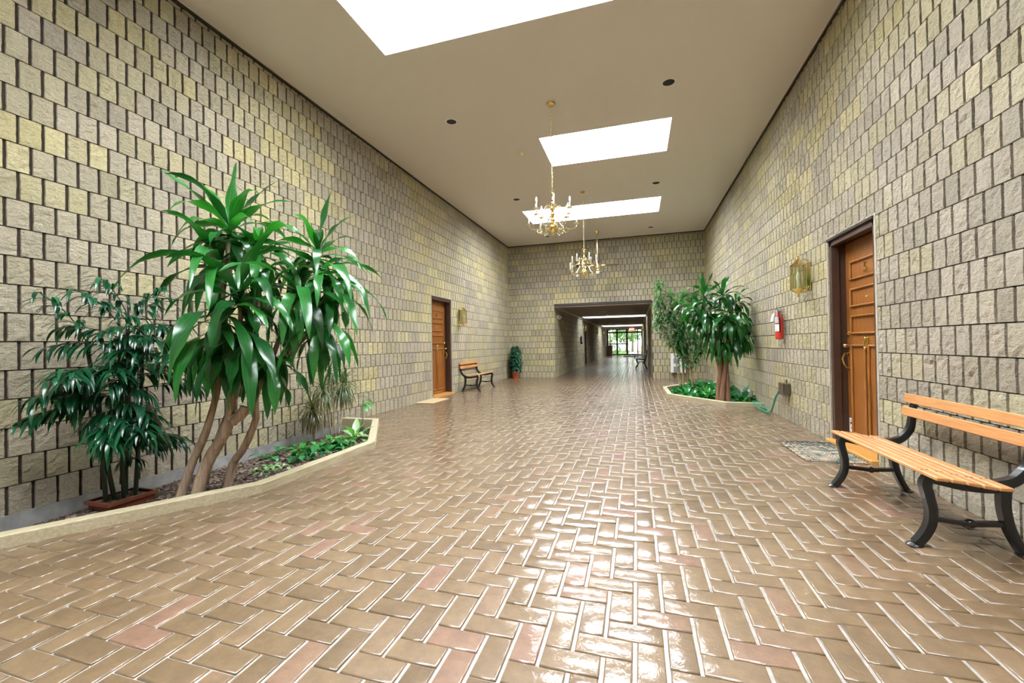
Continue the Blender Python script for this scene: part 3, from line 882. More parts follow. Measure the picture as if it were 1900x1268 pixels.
# ---------------------------------------------------------------- doors
def door(n, wx, side, y0, y1, ht, number, sticker):
    """side +1: wall on the right, room towards -x. local x = depth into the wall"""
    root = empty('door_%d' % n, (wx, (y0 + y1) / 2, 0), kind='structure')
    W = (y1 - y0) / 2; s = side
    # reveal of the block opening
    mb = MB()
    for q in (-1, 1): mb.box(s * -.002, s * .33, q * W, q * (W + .03), -.02, ht)
    mb.box(s * .0, s * .33, -W - .03, W + .03, ht, ht + .03)
    mb.build('reveal', MAT['reveal'], root)
    mb = MB()
    for q in (-1, 1):
        mb.box(s * .012, s * .085, q * (W - .055), q * W, 0, ht, bev=.003)
        mb.box(s * .085, s * .24, q * (W - .035), q * W, 0, ht, bev=.003)
    mb.box(s * .012, s * .085, -W, W, ht - .075, ht, bev=.003)
    mb.box(s * .085, s * .24, -W, W, ht - .055, ht, bev=.003)
    mb.build('door_frame', MAT['frame'], root)
    MB().box(s * -.062, s * .16, -W + .0, W - .0, -.006, .036, bev=.006).build('sill', MAT['sill'], root)
    lx = .145; th = .045; hw = W - .05; z0, z1 = .045, ht - .065
    leaf = MB().box(s * lx, s * (lx + th), -hw, hw, z0, z1, bev=.003).build('door_leaf', MAT['doorwood'], root)
    mo = MB()
    def panel(a, b_, c, d):
        w, h = .022, .022
        x = s * (lx - h)
        for (p, q, r, t) in ((a - w, a, c - w, d + w), (b_, b_ + w, c - w, d + w), (a, b_, c - w, c), (a, b_, d, d + w)):
            mo.box(x, s * (lx + .002), p, q, r, t, bev=.008)
    for c in (1.75, 1.465, 1.18): panel(-.29, .29, c + .02, c + .175)
    panel(.045, .295, .15, 1.05); panel(-.295, -.045, .15, 1.05)
    mo.build('panel_moulding', MAT['moulding'], leaf)
    f = lx
    X = lambda d: s * (f - d)
    hd = MB(); yh = hw - .045
    hd.tube([(X(.005), yh, .985), (X(.045), yh, .975), (X(.065), yh, .92), (X(.05), yh, .86), (X(.03), yh, .82), (X(.005), yh, .815)], [.010, .008, .010, .009, .007, .010], 8)
    hd.box(X(.008), X(0), yh - .02, yh + .02, .955, 1.01, bev=.003); hd.box(X(.008), X(0), yh - .014, yh + .014, .79, .83, bev=.003)
    hd.build('handle', MAT['brass'], root, smooth='auto')
    MB().ball((X(.035), yh, 1.06), .024).tube([(X(0), yh, 1.06), (X(.03), yh, 1.06)], .012).build('knob', MAT['brass'], root, smooth='auto')
    d = MB().lathe([(.027, 0), (.027, .012), (.02, .018)], (0, 0, 0), 16)
    d.xform(lambda x, y, z: (X(z), y + yh, x + 1.19)); d.box(X(.03), X(.012), yh - .012, yh + .03, 1.183, 1.197, bev=.002)
    d.build('deadbolt', MAT['brass'], root, smooth='auto')
    k = MB(); k.box(X(.01), X(0), -.022, .022, 1.10, 1.15, bev=.003); k.ball((X(.018), 0, 1.135), .016)
    k.tube([(X(.012), -.026, 1.12), (X(.02), -.03, 1.08), (X(.022), -.018, 1.045), (X(.024), 0, 1.035), (X(.022), .018, 1.045), (X(.02), .03, 1.08), (X(.012), .026, 1.12)], .007, 8)
    k.ball((X(.02), 0, 1.035), .014)
    k.build('knocker', MAT['brass'], root, smooth='auto')
    MB().ball((X(.002), 0, 1.55), .010).build('peephole', MAT['brass'], root, smooth='auto')
    text_mesh('door_number', number, .15, .004, MAT['brass'], root, (X(.006), 0, 1.845), (PI / 2, 0, -s * PI / 2))
    if sticker:
        st = MB().box(X(.003), X(0), hw - .1, hw - .02, .13, .28).build('sticker', MAT['paper'], root, label='white sticker with a dark red shield')
        sh = [(-.024, .035), (.024, .035), (.024, 0), (.012, -.03), (0, -.042), (-.012, -.03), (-.024, 0)]
        mb = MB().prism([(a + hw - .06, b_ + .205) for a, b_ in sh], 0, X(.0045), X(.003)); mb.build('shield', MAT['inkred'], st)
        sh2 = [(a * .5, b_ * .55 - .008) for a, b_ in sh]
        MB().prism([(a + hw - .06, b_ + .205) for a, b_ in sh2], 0, X(.0058), X(.0045)).build('shield_centre', MAT['paper'], st)
        MB().box(X(.0045), X(.003), hw - .09, hw - .03, .252, .262).build('printed_line', MAT['inkgrey'], st)
    MB().box(s * .20, s * .33, -W - .02, W + .02, -.02, ht + .02).build('backing', MAT['black'], root)
door(1, XR, 1, *DR, DOORZ, '5', True)
door(2, XL, -1, *DL, DOORZ, '6', False)
def plain_door(n, wx, side, y0, y1, ht):
    root = empty('door_%d' % n, (wx, (y0 + y1) / 2, 0), kind='structure'); W = (y1 - y0) / 2; s = side
    mb = MB()
    for q in (-1, 1): mb.box(s * -.003, s * .2, q * (W - .05), q * W, 0, ht)
    mb.box(s * -.003, s * .2, -W, W, ht - .05, ht)
    mb.build('door_frame', MAT['frame'], root)
    lf = MB().box(s * .1, s * .15, -W + .04, W - .04, .01, ht - .04).build('door_leaf', MAT['doorwood'], root)
    MB().ball((s * .07, W - .12, 1.0), .03).build('knob', MAT['brass'], root, smooth=True)
plain_door(3, TX0, -1, 22.35, 23.3, DOORZ - .12)
plain_door(4, TX1, 1, 24.0, 25.0, DOORZ - .12)
rail('trim_door_head_right', XR - .014, XR + .03, DR[0], DR[1], DOORZ - .018, DOORZ + .008, 'flute')

# glazed entrance at the far end of the corridor
def glazed_end():
    root = empty('door_5', ((TX0 + TX1) / 2, TY1, 0), kind='structure')
    ox = root.location.x
    mb = MB()
    def post(a, b_, z0=0, z1=2.4): mb.box(a - ox, b_ - ox, -.04, .06, z0, z1)
    post(TX0, -2.50); post(-1.78, -1.64); post(-.89, -.74); post(.07, .15); post(.44, TX1)
    for a, b_ in ((0, .11), (2.03, 2.16), (2.34, 2.44)): mb.box(TX0 - ox, TX1 - ox, -.04, .06, a, b_)
    mb.box(TX0 - ox, -.74 - ox, -.04, .06, .99, 1.08)
    mb.build('door_frame', MAT['darkframe'], root)
    MB().box(TX0 - ox, TX1 - ox, .005, .012, .1, 2.4).build('pane', MAT['tinted'], root)
    MB().box(-.74 - ox, -.42 - ox, -.09, -.06, 1.02, 1.06).tube([(-.5 - ox, -.08, 1.04), (-.5 - ox, -.03, 1.04)], .012).build('handle', MAT['chrome'], root)
glazed_end()
rail('wall_far', TX0 - .4, TX1 + .4, TY1 + .02, TY1 + .1, 2.42, 3.4, 'concrete')

#PART2
# ---------------------------------------------------------------- benches
def bench(loc, length, y_a, y_b, seat_m, label, cat='bench'):
    """local: x = 0 at the front feet, + towards the backrest; y along the bench"""
    root = empty('slatted_bench', loc, label, cat)
    def frame(y):
        mb = MB(); w = .024
        def strap(pts, th, hw=w):
            pts = [Vector((p[0], 0, p[1])) for p in pts]
            # smooth the path
            P = []
            for i in range(len(pts) - 1):
                a = pts[max(i - 1, 0)]; b_ = pts[i]; c = pts[i + 1]; d = pts[min(i + 2, len(pts) - 1)]
                for k in range(4):
                    t = k / 4
                    P.append(.5 * ((2 * b_) + (c - a) * t + (2 * a - 5 * b_ + 4 * c - d) * t * t + (3 * b_ - a - 3 * c + d) * t ** 3))
            P.append(pts[-1])
            V = []; n = len(P)
            TH_ = th if isinstance(th, list) else [th] * n
            if len(TH_) != n: TH_ = [TH_[0] + (TH_[-1] - TH_[0]) * i / (n - 1) for i in range(n)]
            for i, p in enumerate(P):
                t = (P[min(i + 1, n - 1)] - P[max(i - 1, 0)]).normalized(); nn = Vector((-t.z, 0, t.x)); h = TH_[i] / 2
                for s_, q in ((-h, -hw), (-h * .55, -hw - .004), (h * .55, -hw - .004), (h, -hw), (h, hw), (h * .55, hw + .004), (-h * .55, hw + .004), (-h, hw)):
                    V.append((p.x + nn.x * s_, y + q, p.z + nn.z * s_))
            f = []
            for i in range(n - 1):
                for k in range(8): f.append((i * 8 + k, i * 8 + (k + 1) % 8, (i + 1) * 8 + (k + 1) % 8, (i + 1) * 8 + k))
            f += [tuple(range(8))[::-1], tuple(range((n - 1) * 8, n * 8))]
            mb.add(V, f)
        strap([(0, .012), (.034, .06), (.062, .125), (.068, .20), (.055, .28), (.044, .34), (.066, .38)], [.038, .046], .022)
        strap([(.445, .012), (.412, .08), (.385, .16), (.372, .25), (.375, .33), (.385, .36)], [.036, .046], .022)
        strap([(.045, .372), (.12, .356), (.20, .340), (.30, .334), (.39, .345)], [.040, .044], .018)
        strap([(.30, .345), (.41, .378), (.475, .455), (.492, .54), (.502, .62), (.515, .695)], [.052, .024], .020)
        strap([(.075, .155), (.16, .148), (.235, .142), (.31, .148), (.39, .155)], [.024, .024], .014)
        mb.ball((.235, y, .143), .024, 8)
        for x in (0, .445):
            mb.lathe([(.001, 0), (.036, 0), (.038, .006), (.020, .016), (.014, .02)], (x - (.008 if x == 0 else -.008), y, 0), 12)
        mb.build('cast_iron_frame', MAT['iron'], root, smooth='auto')
    frame(y_a); frame(y_b)
    y0, y1 = -length / 2, length / 2
    def slat(pts, w, th, ang, name='seat_slat'):
        mb = MB().box(-w / 2, w / 2, y0, y1, 0, th, bev=.004)
        for yy in (y_a, y_b):
            for q in (-.018, .018):
                st = len(mb.v); mb.lathe([(.0055, 0), (.0055, .0018), (.001, .0025)], (q * .9, yy + q * .45, th), 8, 1)
        c, s_ = math.cos(ang), math.sin(ang)
        mb.xform(lambda x, y, z: (pts[0] + x * c - z * s_, y, pts[1] + x * s_ + z * c))
        mb.build(name, [seat_m, MAT['iron']], root)
    for x, z, a in ((.042, .394, -.06), (.105, .388, -.13), (.168, .378, -.17), (.231, .368, -.14), (.294, .364, -.02)):
        slat((x, z), .055, .020, a)
    for x, z, a in ((.474, .585, PI / 2 - .10 + PI), (.492, .682, PI / 2 - .14 + PI)):
        slat((x, z), .066, .020, a, 'back_slat')
    return root
bench((1.44, 3.28, 0), 1.22, -.46, .52, MAT['slat'], 'near honey-coloured slatted bench with black iron ends by the door numbered 5')
b2 = bench((-3.70, 10.2, 0), 1.26, -.52, .56, MAT['slat'], 'far small honey-coloured slatted bench by the left wall beyond the left door')
b2.rotation_euler = (0, 0, PI)

# ornate iron bench in the corridor
def iron_bench():
    root = empty('iron_bench', (-.02, 19.4, 0), 'black cast iron bench standing inside the corridor against its right wall', 'bench')
    for y in (-.25, .75):
        mb = MB()
        T = lambda p, r: mb.tube([(a, y, c) for a, c in p], r, 8)
        T([(-.02, .015), (.05, .10), (.07, .20), (.03, .30), (-.02, .38)], .020)
        T([(.44, .015), (.36, .10), (.33, .22), (.36, .34), (.38, .40)], .020)
        T([(-.03, .39), (.10, .40), (.25, .38), (.39, .40)], .018)
        T([(.36, .36), (.42, .50), (.45, .66), (.47, .80)], .018)
        T([(-.05, .42), (-.07, .50), (-.02, .58), (.12, .60), (.28, .585), (.44, .60)], .020)
        T([(.06, .16), (.14, .26), (.20, .28), (.27, .26), (.34, .18)], .012)
        T([(.03, .44), (.10, .56), (.17, .46), (.24, .56), (.32, .46)], .010)
        for x in (-.03, .45): mb.lathe([(.03, 0), (.03, .01), (.012, .02)], (x, y, 0), 10)
        mb.build('cast_iron_frame', MAT['iron'], root, smooth='auto')
    for i in range(5):
        MB().box(.0 + i * .078, .062 + i * .078, -.32, .82, .405, .425, bev=.004).build('seat_slat', MAT['slatred'], root)
    for i in range(3):
        mb = MB().box(.405 + i * .018, .425 + i * .018, -.32, .82, .50 + i * .10, .57 + i * .10, bev=.004); mb.build('back_slat', MAT['slatred'], root)
iron_bench()

# ---------------------------------------------------------------- door mats, hose, wall things
def mat_on(name, x0, x1, y0, y1, h, m, label):
    o = MB().box(-(x1 - x0) / 2, (x1 - x0) / 2, -(y1 - y0) / 2, (y1 - y0) / 2, 0, h, bev=.004).build(name, m)
    o.location = ((x0 + x1) / 2, (y0 + y1) / 2, .001)
    tag(o, label, 'doormat')
    return o
mat_on('doormat', -4.215, -3.83, 7.42, 8.17, .012, MAT['mattan'], 'thin tan doormat on the bricks by the left wall door')
ragm = MB()
rr = random.Random(5)
# woven rag mat: rounded rectangle of braided loops
RX, RY = .245, .41
ragm.box(-RX, RX, -RY, RY, 0, .008, bev=.003)
for i in range(34):
    y = -RY + .012 + i * (2 * RY - .024) / 33
    ragm.tube([(-RX - .004 + k * (2 * RX + .008) / 14, y + .004 * math.sin(k * 2.2 + i * 1.57), .009 + .0035 * math.sin(k * 2.2 + i * PI)) for k in range(15)], .0085, 5, 0, close=True)
o = ragm.build('rag_mat', MAT['ragmat'], smooth=True)
o.location = (1.735, 4.93, .001); tag(o, 'woven green and pink rag mat on the bricks in front of the door numbered 5', 'doormat')
mat_on('entrance_mat', -1.05, .0, 34.3, 37.4, .012, MAT['matdark'], 'dusky entrance mat inside the glazed doors at the corridor end')

# hose and wall box
bx = MB().box(XR - .10, XR - .006, -.085, .085, -.075, .075, bev=.004).box(XR - .104, XR - .09, -.095, .095, -.085, .085, bev=.003)
bx.tube([(XR - .03, .0, .075), (XR - .03, 0, .13)], .012, 8)
bx.xform(lambda x, y, z: (x - XR, y, z)); o = bx.build('tap_box', MAT['boxbrown']); o.location = (XR, 6.80, .44)
tag(o, 'brown metal tap box low on the right wall with the green hose', 'tap box')
hp = [(XR - .05, 6.90, .44), (XR - .06, 6.99, .40), (XR - .09, 7.09, .28), (XR - .10, 7.2, .12), (XR - .11, 7.29, .03), (XR - .13, 7.38, .016), (XR - .14, 7.6, .016),
      (XR - .15, 7.80, .016), (XR - .16, 7.93, .06), (XR - .16, 8.02, .094), (XR - .15, 8.12, .06), (XR - .12, 8.3, .0), (XR - .11, 8.6, -.02)]
def smooth_path(P, k=5):
    P = [Vector(p) for p in P]; out = []
    for i in range(len(P) - 1):
        a = P[max(i - 1, 0)]; b_ = P[i]; c = P[i + 1]; d = P[min(i + 2, len(P) - 1)]
        for j in range(k):
            t = j / k; out.append(.5 * ((2 * b_) + (c - a) * t + (2 * a - 5 * b_ + 4 * c - d) * t * t + (3 * b_ - a - 3 * c + d) * t ** 3))
    out.append(P[-1]); return out
hm = MB().tube(smooth_path(hp), .0125, 10)
hp2 = [(XR - .06, 7.93, .016), (XR - .05, 8.0, .05), (XR - .06, 8.08, .092), (XR - .12, 8.16, .05), (XR - .2, 8.3, -.01), (XR - .25, 8.5, -.02)]
hm.tube(smooth_path([(XR - .11, 7.42, .014), (XR - .04, 7.7, .014)] + hp2), .0125, 10)
o = hm.build('garden_hose', MAT['hose'], smooth=True)
tag(o, 'green hose looping from the tap box on the right wall into the planting bed', 'hose')

# fire extinguisher
def extinguisher(loc, label, red=True, rz=0):
    root = empty('fire_extinguisher', loc, label, 'fire extinguisher', rz=rz)
    r = .052
    MB().lathe([(.02, -.0), (r - .01, 0), (r, .012), (r, .30), (r - .008, .335), (.028, .365), (.02, .385), (.02, .40)], (0, 0, 0), 24).build('cylinder', MAT['red'] if red else MAT['iron'], root, smooth='auto')
    v = MB().lathe([(.02, .39), (.026, .392), (.026, .425), (.015, .43)], (0, 0, 0), 14)
    v.box(-.012, .012, -.02, .085, .425, .437, bev=.002)
    v.tube([(0, .01, .437), (0, .05, .455), (0, .095, .475)], .008, 8)
    v.tube([(0, -.02, .41), (0, -.045, .41), (0, -.055, .40)], .009, 8)
    v.build('valve_lever', MAT['chrome'], root, smooth='auto')
    MB().lathe([(.016, 0), (.016, .006)], (0, 0, 0), 12).xform(lambda x, y, z: (-.026 - z, y, x + .405)).build('gauge', MAT['paper'], root)
    h = MB(); h.tube([(.0, -.03, .41), (-.03, -.07, .38), (-.02, -.07, .30), (-.01, -.062, .18), (-.01, -.06, .10)], .008, 8)
    h.build('discharge_hose', MAT['black'], root, smooth=True)
    wrap = MB(); n = 14
    def band(z0, z1, a0, a1, rr_):
        V = []
        for k in range(n + 1):
            a = a0 + (a1 - a0) * k / n
            for z in (z0, z1): V.append((rr_ * math.cos(a), rr_ * math.sin(a), z))
        wrap.add(V, [(2 * k, 2 * k + 2, 2 * k + 3, 2 * k + 1) for k in range(n)])
    band(.115, .215, PI * .72, PI * 1.40, r + .0012)
    wrap.build('label', MAT['paper'], root, smooth=True, label='white instruction label')
    wrap = MB()
    for z in (.13, .145, .16, .175, .19): band(z, z + .004, PI * .78, PI * 1.32, r + .002)
    wrap.build('printed_lines', MAT['inkgrey'], root, smooth=True)
    wrap = MB(); band(.235, .325, PI * .70, PI * 1.42, r + .0012)
    wrap.build('printed_band', MAT['grey'], root, smooth=True, label='grey printed band')
    t = MB().add([(-.055, .01, .385), (-.062, .085, .372), (-.078, .135, .262), (-.070, .055, .262), (-.0535, .01, .385), (-.0605, .085, .372), (-.0765, .135, .262), (-.0685, .055, .262)], [(0, 1, 2, 3), (7, 6, 5, 4), (0, 4, 5, 1), (1, 5, 6, 2), (2, 6, 7, 3), (3, 7, 4, 0)])
    t.build('inspection_tag', MAT['paper'], root)
    w = MB(); w.box(.045, .072, -.014, .014, .02, .40); w.box(.0, .072, -.02, .02, .365, .375); w.box(.0, .06, -.03, .03, -.008, -.001)
    w.build('wall_bracket', MAT['chrome'], root)
    return root
extinguisher((XR - .068, 6.93, 1.145), 'red fire extinguisher with a white tag hanging on the right wall')
extinguisher((TX0 + .068, 20.6, 1.10), 'fire extinguisher coloured as a dark silhouette, hanging on the left wall inside the corridor', False, PI)  # cylinder coloured black to show only a dim silhouette

# carriage lanterns
def lantern(loc, side, label, group=None):
    """side = +1 when the wall is on the +x side"""
    root = empty('wall_lantern', loc, label, 'wall light', group)
    s = side; cx = -s * .125
    bp = MB().box(s * -.002, s * -.016, -.055, .055, -.17, .17, bev=.004)
    bp.tube([(s * -.01, 0, .19), (s * -.05, 0, .215), (cx, 0, .185)], .008, 8).tube([(s * -.012, 0, -.12), (s * -.05, 0, -.19), (cx, 0, -.20)], .007, 8)
    bp.build('back_plate', MAT['brass'], root, smooth='auto')
    n = 6; r0_, r1_ = .082, .082
    P = [(r0_ * math.cos(PI / 6 + k * PI / 3), r0_ * math.sin(PI / 6 + k * PI / 3)) for k in range(n)]
    fr = MB()
    for k in range(n):
        a, b_ = P[k], P[(k + 1) % n]
        fr.tube([(cx + a[0], a[1], -.15), (cx + a[0], a[1], .14)], .0045, 6)
        for z in (-.15, .14): fr.tube([(cx + a[0], a[1], z), (cx + b_[0], b_[1], z)], .005, 6)
    fr.build('cage', MAT['brass'], root, smooth='auto')
    g = MB()
    for k in range(n):
        a, b_ = P[k], P[(k + 1) % n]
        g.add([(cx + a[0], a[1], -.148), (cx + b_[0], b_[1], -.148), (cx + b_[0], b_[1], .138), (cx + a[0], a[1], .138)], [(0, 1, 2, 3)])
    g.build('glass_panes', MAT['amberglass'], root)
    MB().lathe([(.086, .14), (.07, .155), (.035, .185), (.02, .20), (.012, .205), (.022, .222), (.012, .24), (.001, .252)], (cx, 0, 0), 12).build('roof', MAT['brass'], root, smooth='auto')
    MB().lathe([(.001, -.255), (.010, -.245), (.014, -.232), (.006, -.22), (.02, -.205), (.045, -.185), (.075, -.163), (.084, -.15)], (cx, 0, 0), 12).build('base_cone', MAT['brass'], root, smooth='auto')
    MB().lathe([(.012, -.15), (.012, -.06)], (cx, 0, 0), 10).build('candle_tube', MAT['ivory'], root, smooth='auto')
    MB().lathe([(.010, -.06), (.020, -.03), (.023, 0), (.016, .04), (.004, .07), (.001, .075)], (cx, 0, 0), 12).build('bulb', MAT['bulb'], root, smooth='auto')
    return root
lantern((XR, 5.98, 1.91), 1, 'brass and glass lantern on the right wall beside the door numbered 5')
lantern((XL, 9.66, 1.86), -1, 'brass and glass lantern on the left wall beyond the left door')
lantern((TX0, 21.9, 1.96), -1, 'first brass lantern on the left wall inside the corridor')
lantern((TX0, 28.6, 1.96), -1, 'second brass lantern on the left wall inside the corridor')
lantern((TX0, 34.6, 1.96), -1, 'farthest brass lantern on the left wall inside the corridor')
lantern((TX1, 22.4, 1.96), 1, 'brass lantern on the right wall inside the corridor')

# emergency light at the corridor mouth
root = empty('emergency_light', (TX0, 14.62, 2.08), 'white emergency light box on the corridor wall just inside its mouth', 'emergency light')
MB().box(.002, .07, -.17, .17, -.085, .06, bev=.006).build('housing', MAT['heater'], root)
for y in (-.09, .09):
    l = MB().lathe([(.04, 0), (.045, .03), (.035, .05), (.001, .055)], (0, 0, 0), 14).xform(lambda a, b_, z: (.09 + z * .4, y + a - z * .5, b_ - .02))
    l.build('lamp_head', MAT['greydark'], root, smooth='auto')
    MB().ball((.115, y - .03, -.02), .018).build('lamp_lens', MAT['bulb'], root, smooth=True)

# exit sign
root = empty('exit_sign', (-.36, 36.0, 2.23), 'red lit EXIT sign under the ceiling at the corridor end', 'sign')
MB().box(-.19, .19, -.03, .03, -.12, .12, bev=.005).build('sign_box', MAT['exitred'], root)
text_mesh('lettering', 'EXIT', .19, .002, MAT['exitletter'], root, (0, -.033, 0), (PI / 2, 0, 0))
MB().tube([(0, 0, .12), (0, 0, .17)], .012).build('stem', MAT['grey'], root)

# wall heater
root = empty('wall_heater', (1.222, YE, .478), 'white louvred heater mounted low on the end wall behind the right planting bed', 'heater')
MB().box(-.212, .212, -.11, -.004, -.30, .30, bev=.008).build('casing', MAT['heater'], root)
for i, z in enumerate((.07, -.19)):
    MB().box(-.14, .02, -.115, -.108, z - .085, z + .085).build('grille_recess', MAT['greydark'], root)
    mb = MB()
    for k in range(9): mb.box(-.14, .02, -.122, -.112, z - .08 + k * .019, z - .072 + k * .019)
    mb.build('grille', MAT['grey'], root)
MB().lathe([(.014, 0), (.014, .02)], (0, 0, 0), 10).xform(lambda x, y, z: (x - .06, -.11 - z, y + .22)).build('dial', MAT['boxbrown'], root)
MB().box(.05, .19, -.114, -.109, -.26, .26, bev=.002).build('front_panel', MAT['heater'], root)

# smoke detector and sprinklers
o = MB().lathe([(.001, -.062), (.022, -.060), (.030, -.045), (.032, -.022), (.060, -.020), (.066, -.012), (.066, 0)], (0, 0, 0), 20).build('smoke_detector', MAT['cream'], smooth='auto')
o.location = (-1.893, 7.17, H); tag(o, 'cream round smoke detector on the main ceiling', 'smoke detector')
o = MB().lathe([(.001, -.05), (.02, -.045), (.012, -.02), (.035, -.006), (.035, 0)], (0, 0, 0), 12).build('sprinkler_head', MAT['cream'], smooth='auto')
o.location = (-1.2, 19.0, TH - .04); tag(o, 'small sprinkler head on the corridor ceiling before its first skylight', 'sprinkler')

# recessed downlights
def downlight(loc, r, label, group):
    root = empty('recessed_downlight', loc, label, 'ceiling light', group)
    MB().lathe([(r * .80, -.001), (r * .82, -.007), (r, -.006), (r * 1.02, 0)], (0, 0, 0), 28, caps=False).build('trim_ring', MAT['white'], root, smooth='auto')
    MB().lathe([(r * .82, -.002), (r * .80, -.0015), (.001, -.0015)], (0, 0, 0), 28, caps=False).build('baffle', MAT['black'], root)
    return root
names = ['left', 'right']
desc = {(-2.63, 5.84): 'round black downlight on the ceiling left of the near chandelier', (.466, 5.84): 'largest round black downlight, on the ceiling right of the near chandelier',
        (-2.63, 9.445): 'round black downlight on the ceiling left of the far chandelier', (.466, 9.445): 'round black downlight on the ceiling right of the far chandelier',
        (-2.63, 13.02): 'small black downlight near the end wall, left of the ceiling fan', (.466, 13.02): 'small black downlight near the end wall, right of the ceiling fan'}
for (x, y), d in desc.items(): downlight((x, y, H), .092, d, 'recessed downlights in the main ceiling')
for (x, y), d in {(-1.75, 29.3): 'left small recessed light between the corridor skylights', (-.35, 26.0): 'right small recessed light between the corridor skylights', (-1.25, 17.2): 'small recessed light near the corridor mouth'}.items():
    downlight((x, y, TH - .04), .10, d, 'recessed lights in the corridor ceiling')

# ---------------------------------------------------------------- chandeliers
def chain(mb, x, y, z0, z1, r=.013, t=.0028, L=.042):
    n = int((z1 - z0) / (L * .72)); st = (z1 - z0) / n
    for i in range(n):
        zc = z0 + (i + .5) * st; pts = []
        for k in range(11):
            a = 2 * PI * k / 10
            u, v = r * .62 * math.cos(a), (st * .68) * math.sin(a)
            pts.append((x + (u if i % 2 else 0), y + (0 if i % 2 else u), zc + v))
        mb.tube(pts, t, 5, close=False)
def chandelier(loc, label, rz):
    root = empty('brass_chandelier', loc, label, 'chandelier', 'brass chandeliers', rz=rz)   # loc z = bottom ball
    zc = H - loc[2]
    MB().lathe([(.001, zc - .045), (.014, zc - .045), (.02, zc - .03), (.055, zc - .022), (.062, zc - .008), (.060, zc)], (0, 0, 0), 24).build('canopy', MAT['brass'], root, smooth='auto')
    cm = MB(); chain(cm, 0, 0, .66, zc - .04); cm.tube([(.004, .003, .64), (.008, -.004, 1.2), (0, 0, zc - .04)], .0022, 5)
    cm.build('chain', MAT['palebrass'], root, smooth=True)
    b = MB().lathe([(.001, 0), (.008, .006), (.012, .018), (.006, .028), (.014, .036), (.040, .052), (.062, .080), (.070, .112), (.062, .142), (.040, .165), (.022, .178), (.017, .195),
                    (.034, .206), (.036, .216), (.018, .228), (.013, .25), (.020, .268), (.028, .285), (.030, .31), (.018, .335), (.012, .35), (.036, .362), (.038, .374), (.016, .386),
                    (.012, .41), (.022, .43), (.028, .455), (.018, .485), (.010, .50), (.010, .54), (.018, .55), (.020, .57), (.009, .585), (.007, .61), (.001, .615)], (0, 0, 0), 24)
    b.tube([(.022 * math.cos(a), 0, .635 + .022 * math.sin(a)) for a in [2 * PI * k / 12 for k in range(13)]], .004, 6, close=False)
    b.build('turned_body', MAT['brass'], root, smooth='auto')
    for tier, (n, r, z_hub, z_cup, dip, off) in enumerate(((6, .335, .21, .165, .075, 0), (6, .265, .37, .345, .07, PI / 6))):
        for k in range(n):
            a = off + 2 * PI * k / n; ca, sa = math.cos(a), math.sin(a)
            prof = [(.02, z_hub), (.06, z_hub + .05), (.105, z_hub + .035), (.15, z_hub - .04), (.20, z_cup - dip * .9), (r * .86, z_cup - dip), (r * .985, z_cup - dip * .6), (r, z_cup - .012)]
            pts = smooth_path([(q * ca, q * sa, z) for q, z in prof], 4)
            am = MB().tube(pts, .0062, 6)
            c2 = smooth_path([(q * ca, q * sa, z) for q, z in [(r * .62, z_cup - dip * .85), (r * .66, z_cup - dip * 1.35), (r * .55, z_cup - dip * 1.65), (r * .46, z_cup - dip * 1.4)]], 4)
            if tier == 0: am.tube(c2, .004, 5).ball((r * .46 * ca, r * .46 * sa, z_cup - dip * 1.4), .009, 5)
            am.lathe([(.004, z_cup - .018), (.010, z_cup - .01), (.034, z_cup - .003), (.038, z_cup + .006), (.034, z_cup + .003), (.010, z_cup)], (r * ca, r * sa, 0), 14)
            am.lathe([(.012, z_cup), (.014, z_cup + .012), (.010, z_cup + .016)], (r * ca, r * sa, 0), 10)
            arm = am.build('arm', MAT['palebrass'], root, smooth='auto')
            MB().lathe([(.0095, z_cup + .012), (.0095, z_cup + .085), (.007, z_cup + .088)], (r * ca, r * sa, 0), 10).build('candle', MAT['ivory'], arm, smooth='auto')
            MB().lathe([(.007, z_cup + .086), (.013, z_cup + .10), (.0165, z_cup + .118), (.012, z_cup + .142), (.005, z_cup + .16), (.001, z_cup + .166)], (r * ca, r * sa, 0), 10).build('bulb', MAT['bulb'], arm, smooth='auto')
    return root
chandelier((-1.10, 5.838, 2.66), 'nearest and largest-looking brass chandelier on a long chain below the near downlights', .25)
chandelier((-1.09, 9.458, 2.605), 'second brass chandelier farther off on its chain, in front of the ceiling fan', .55)

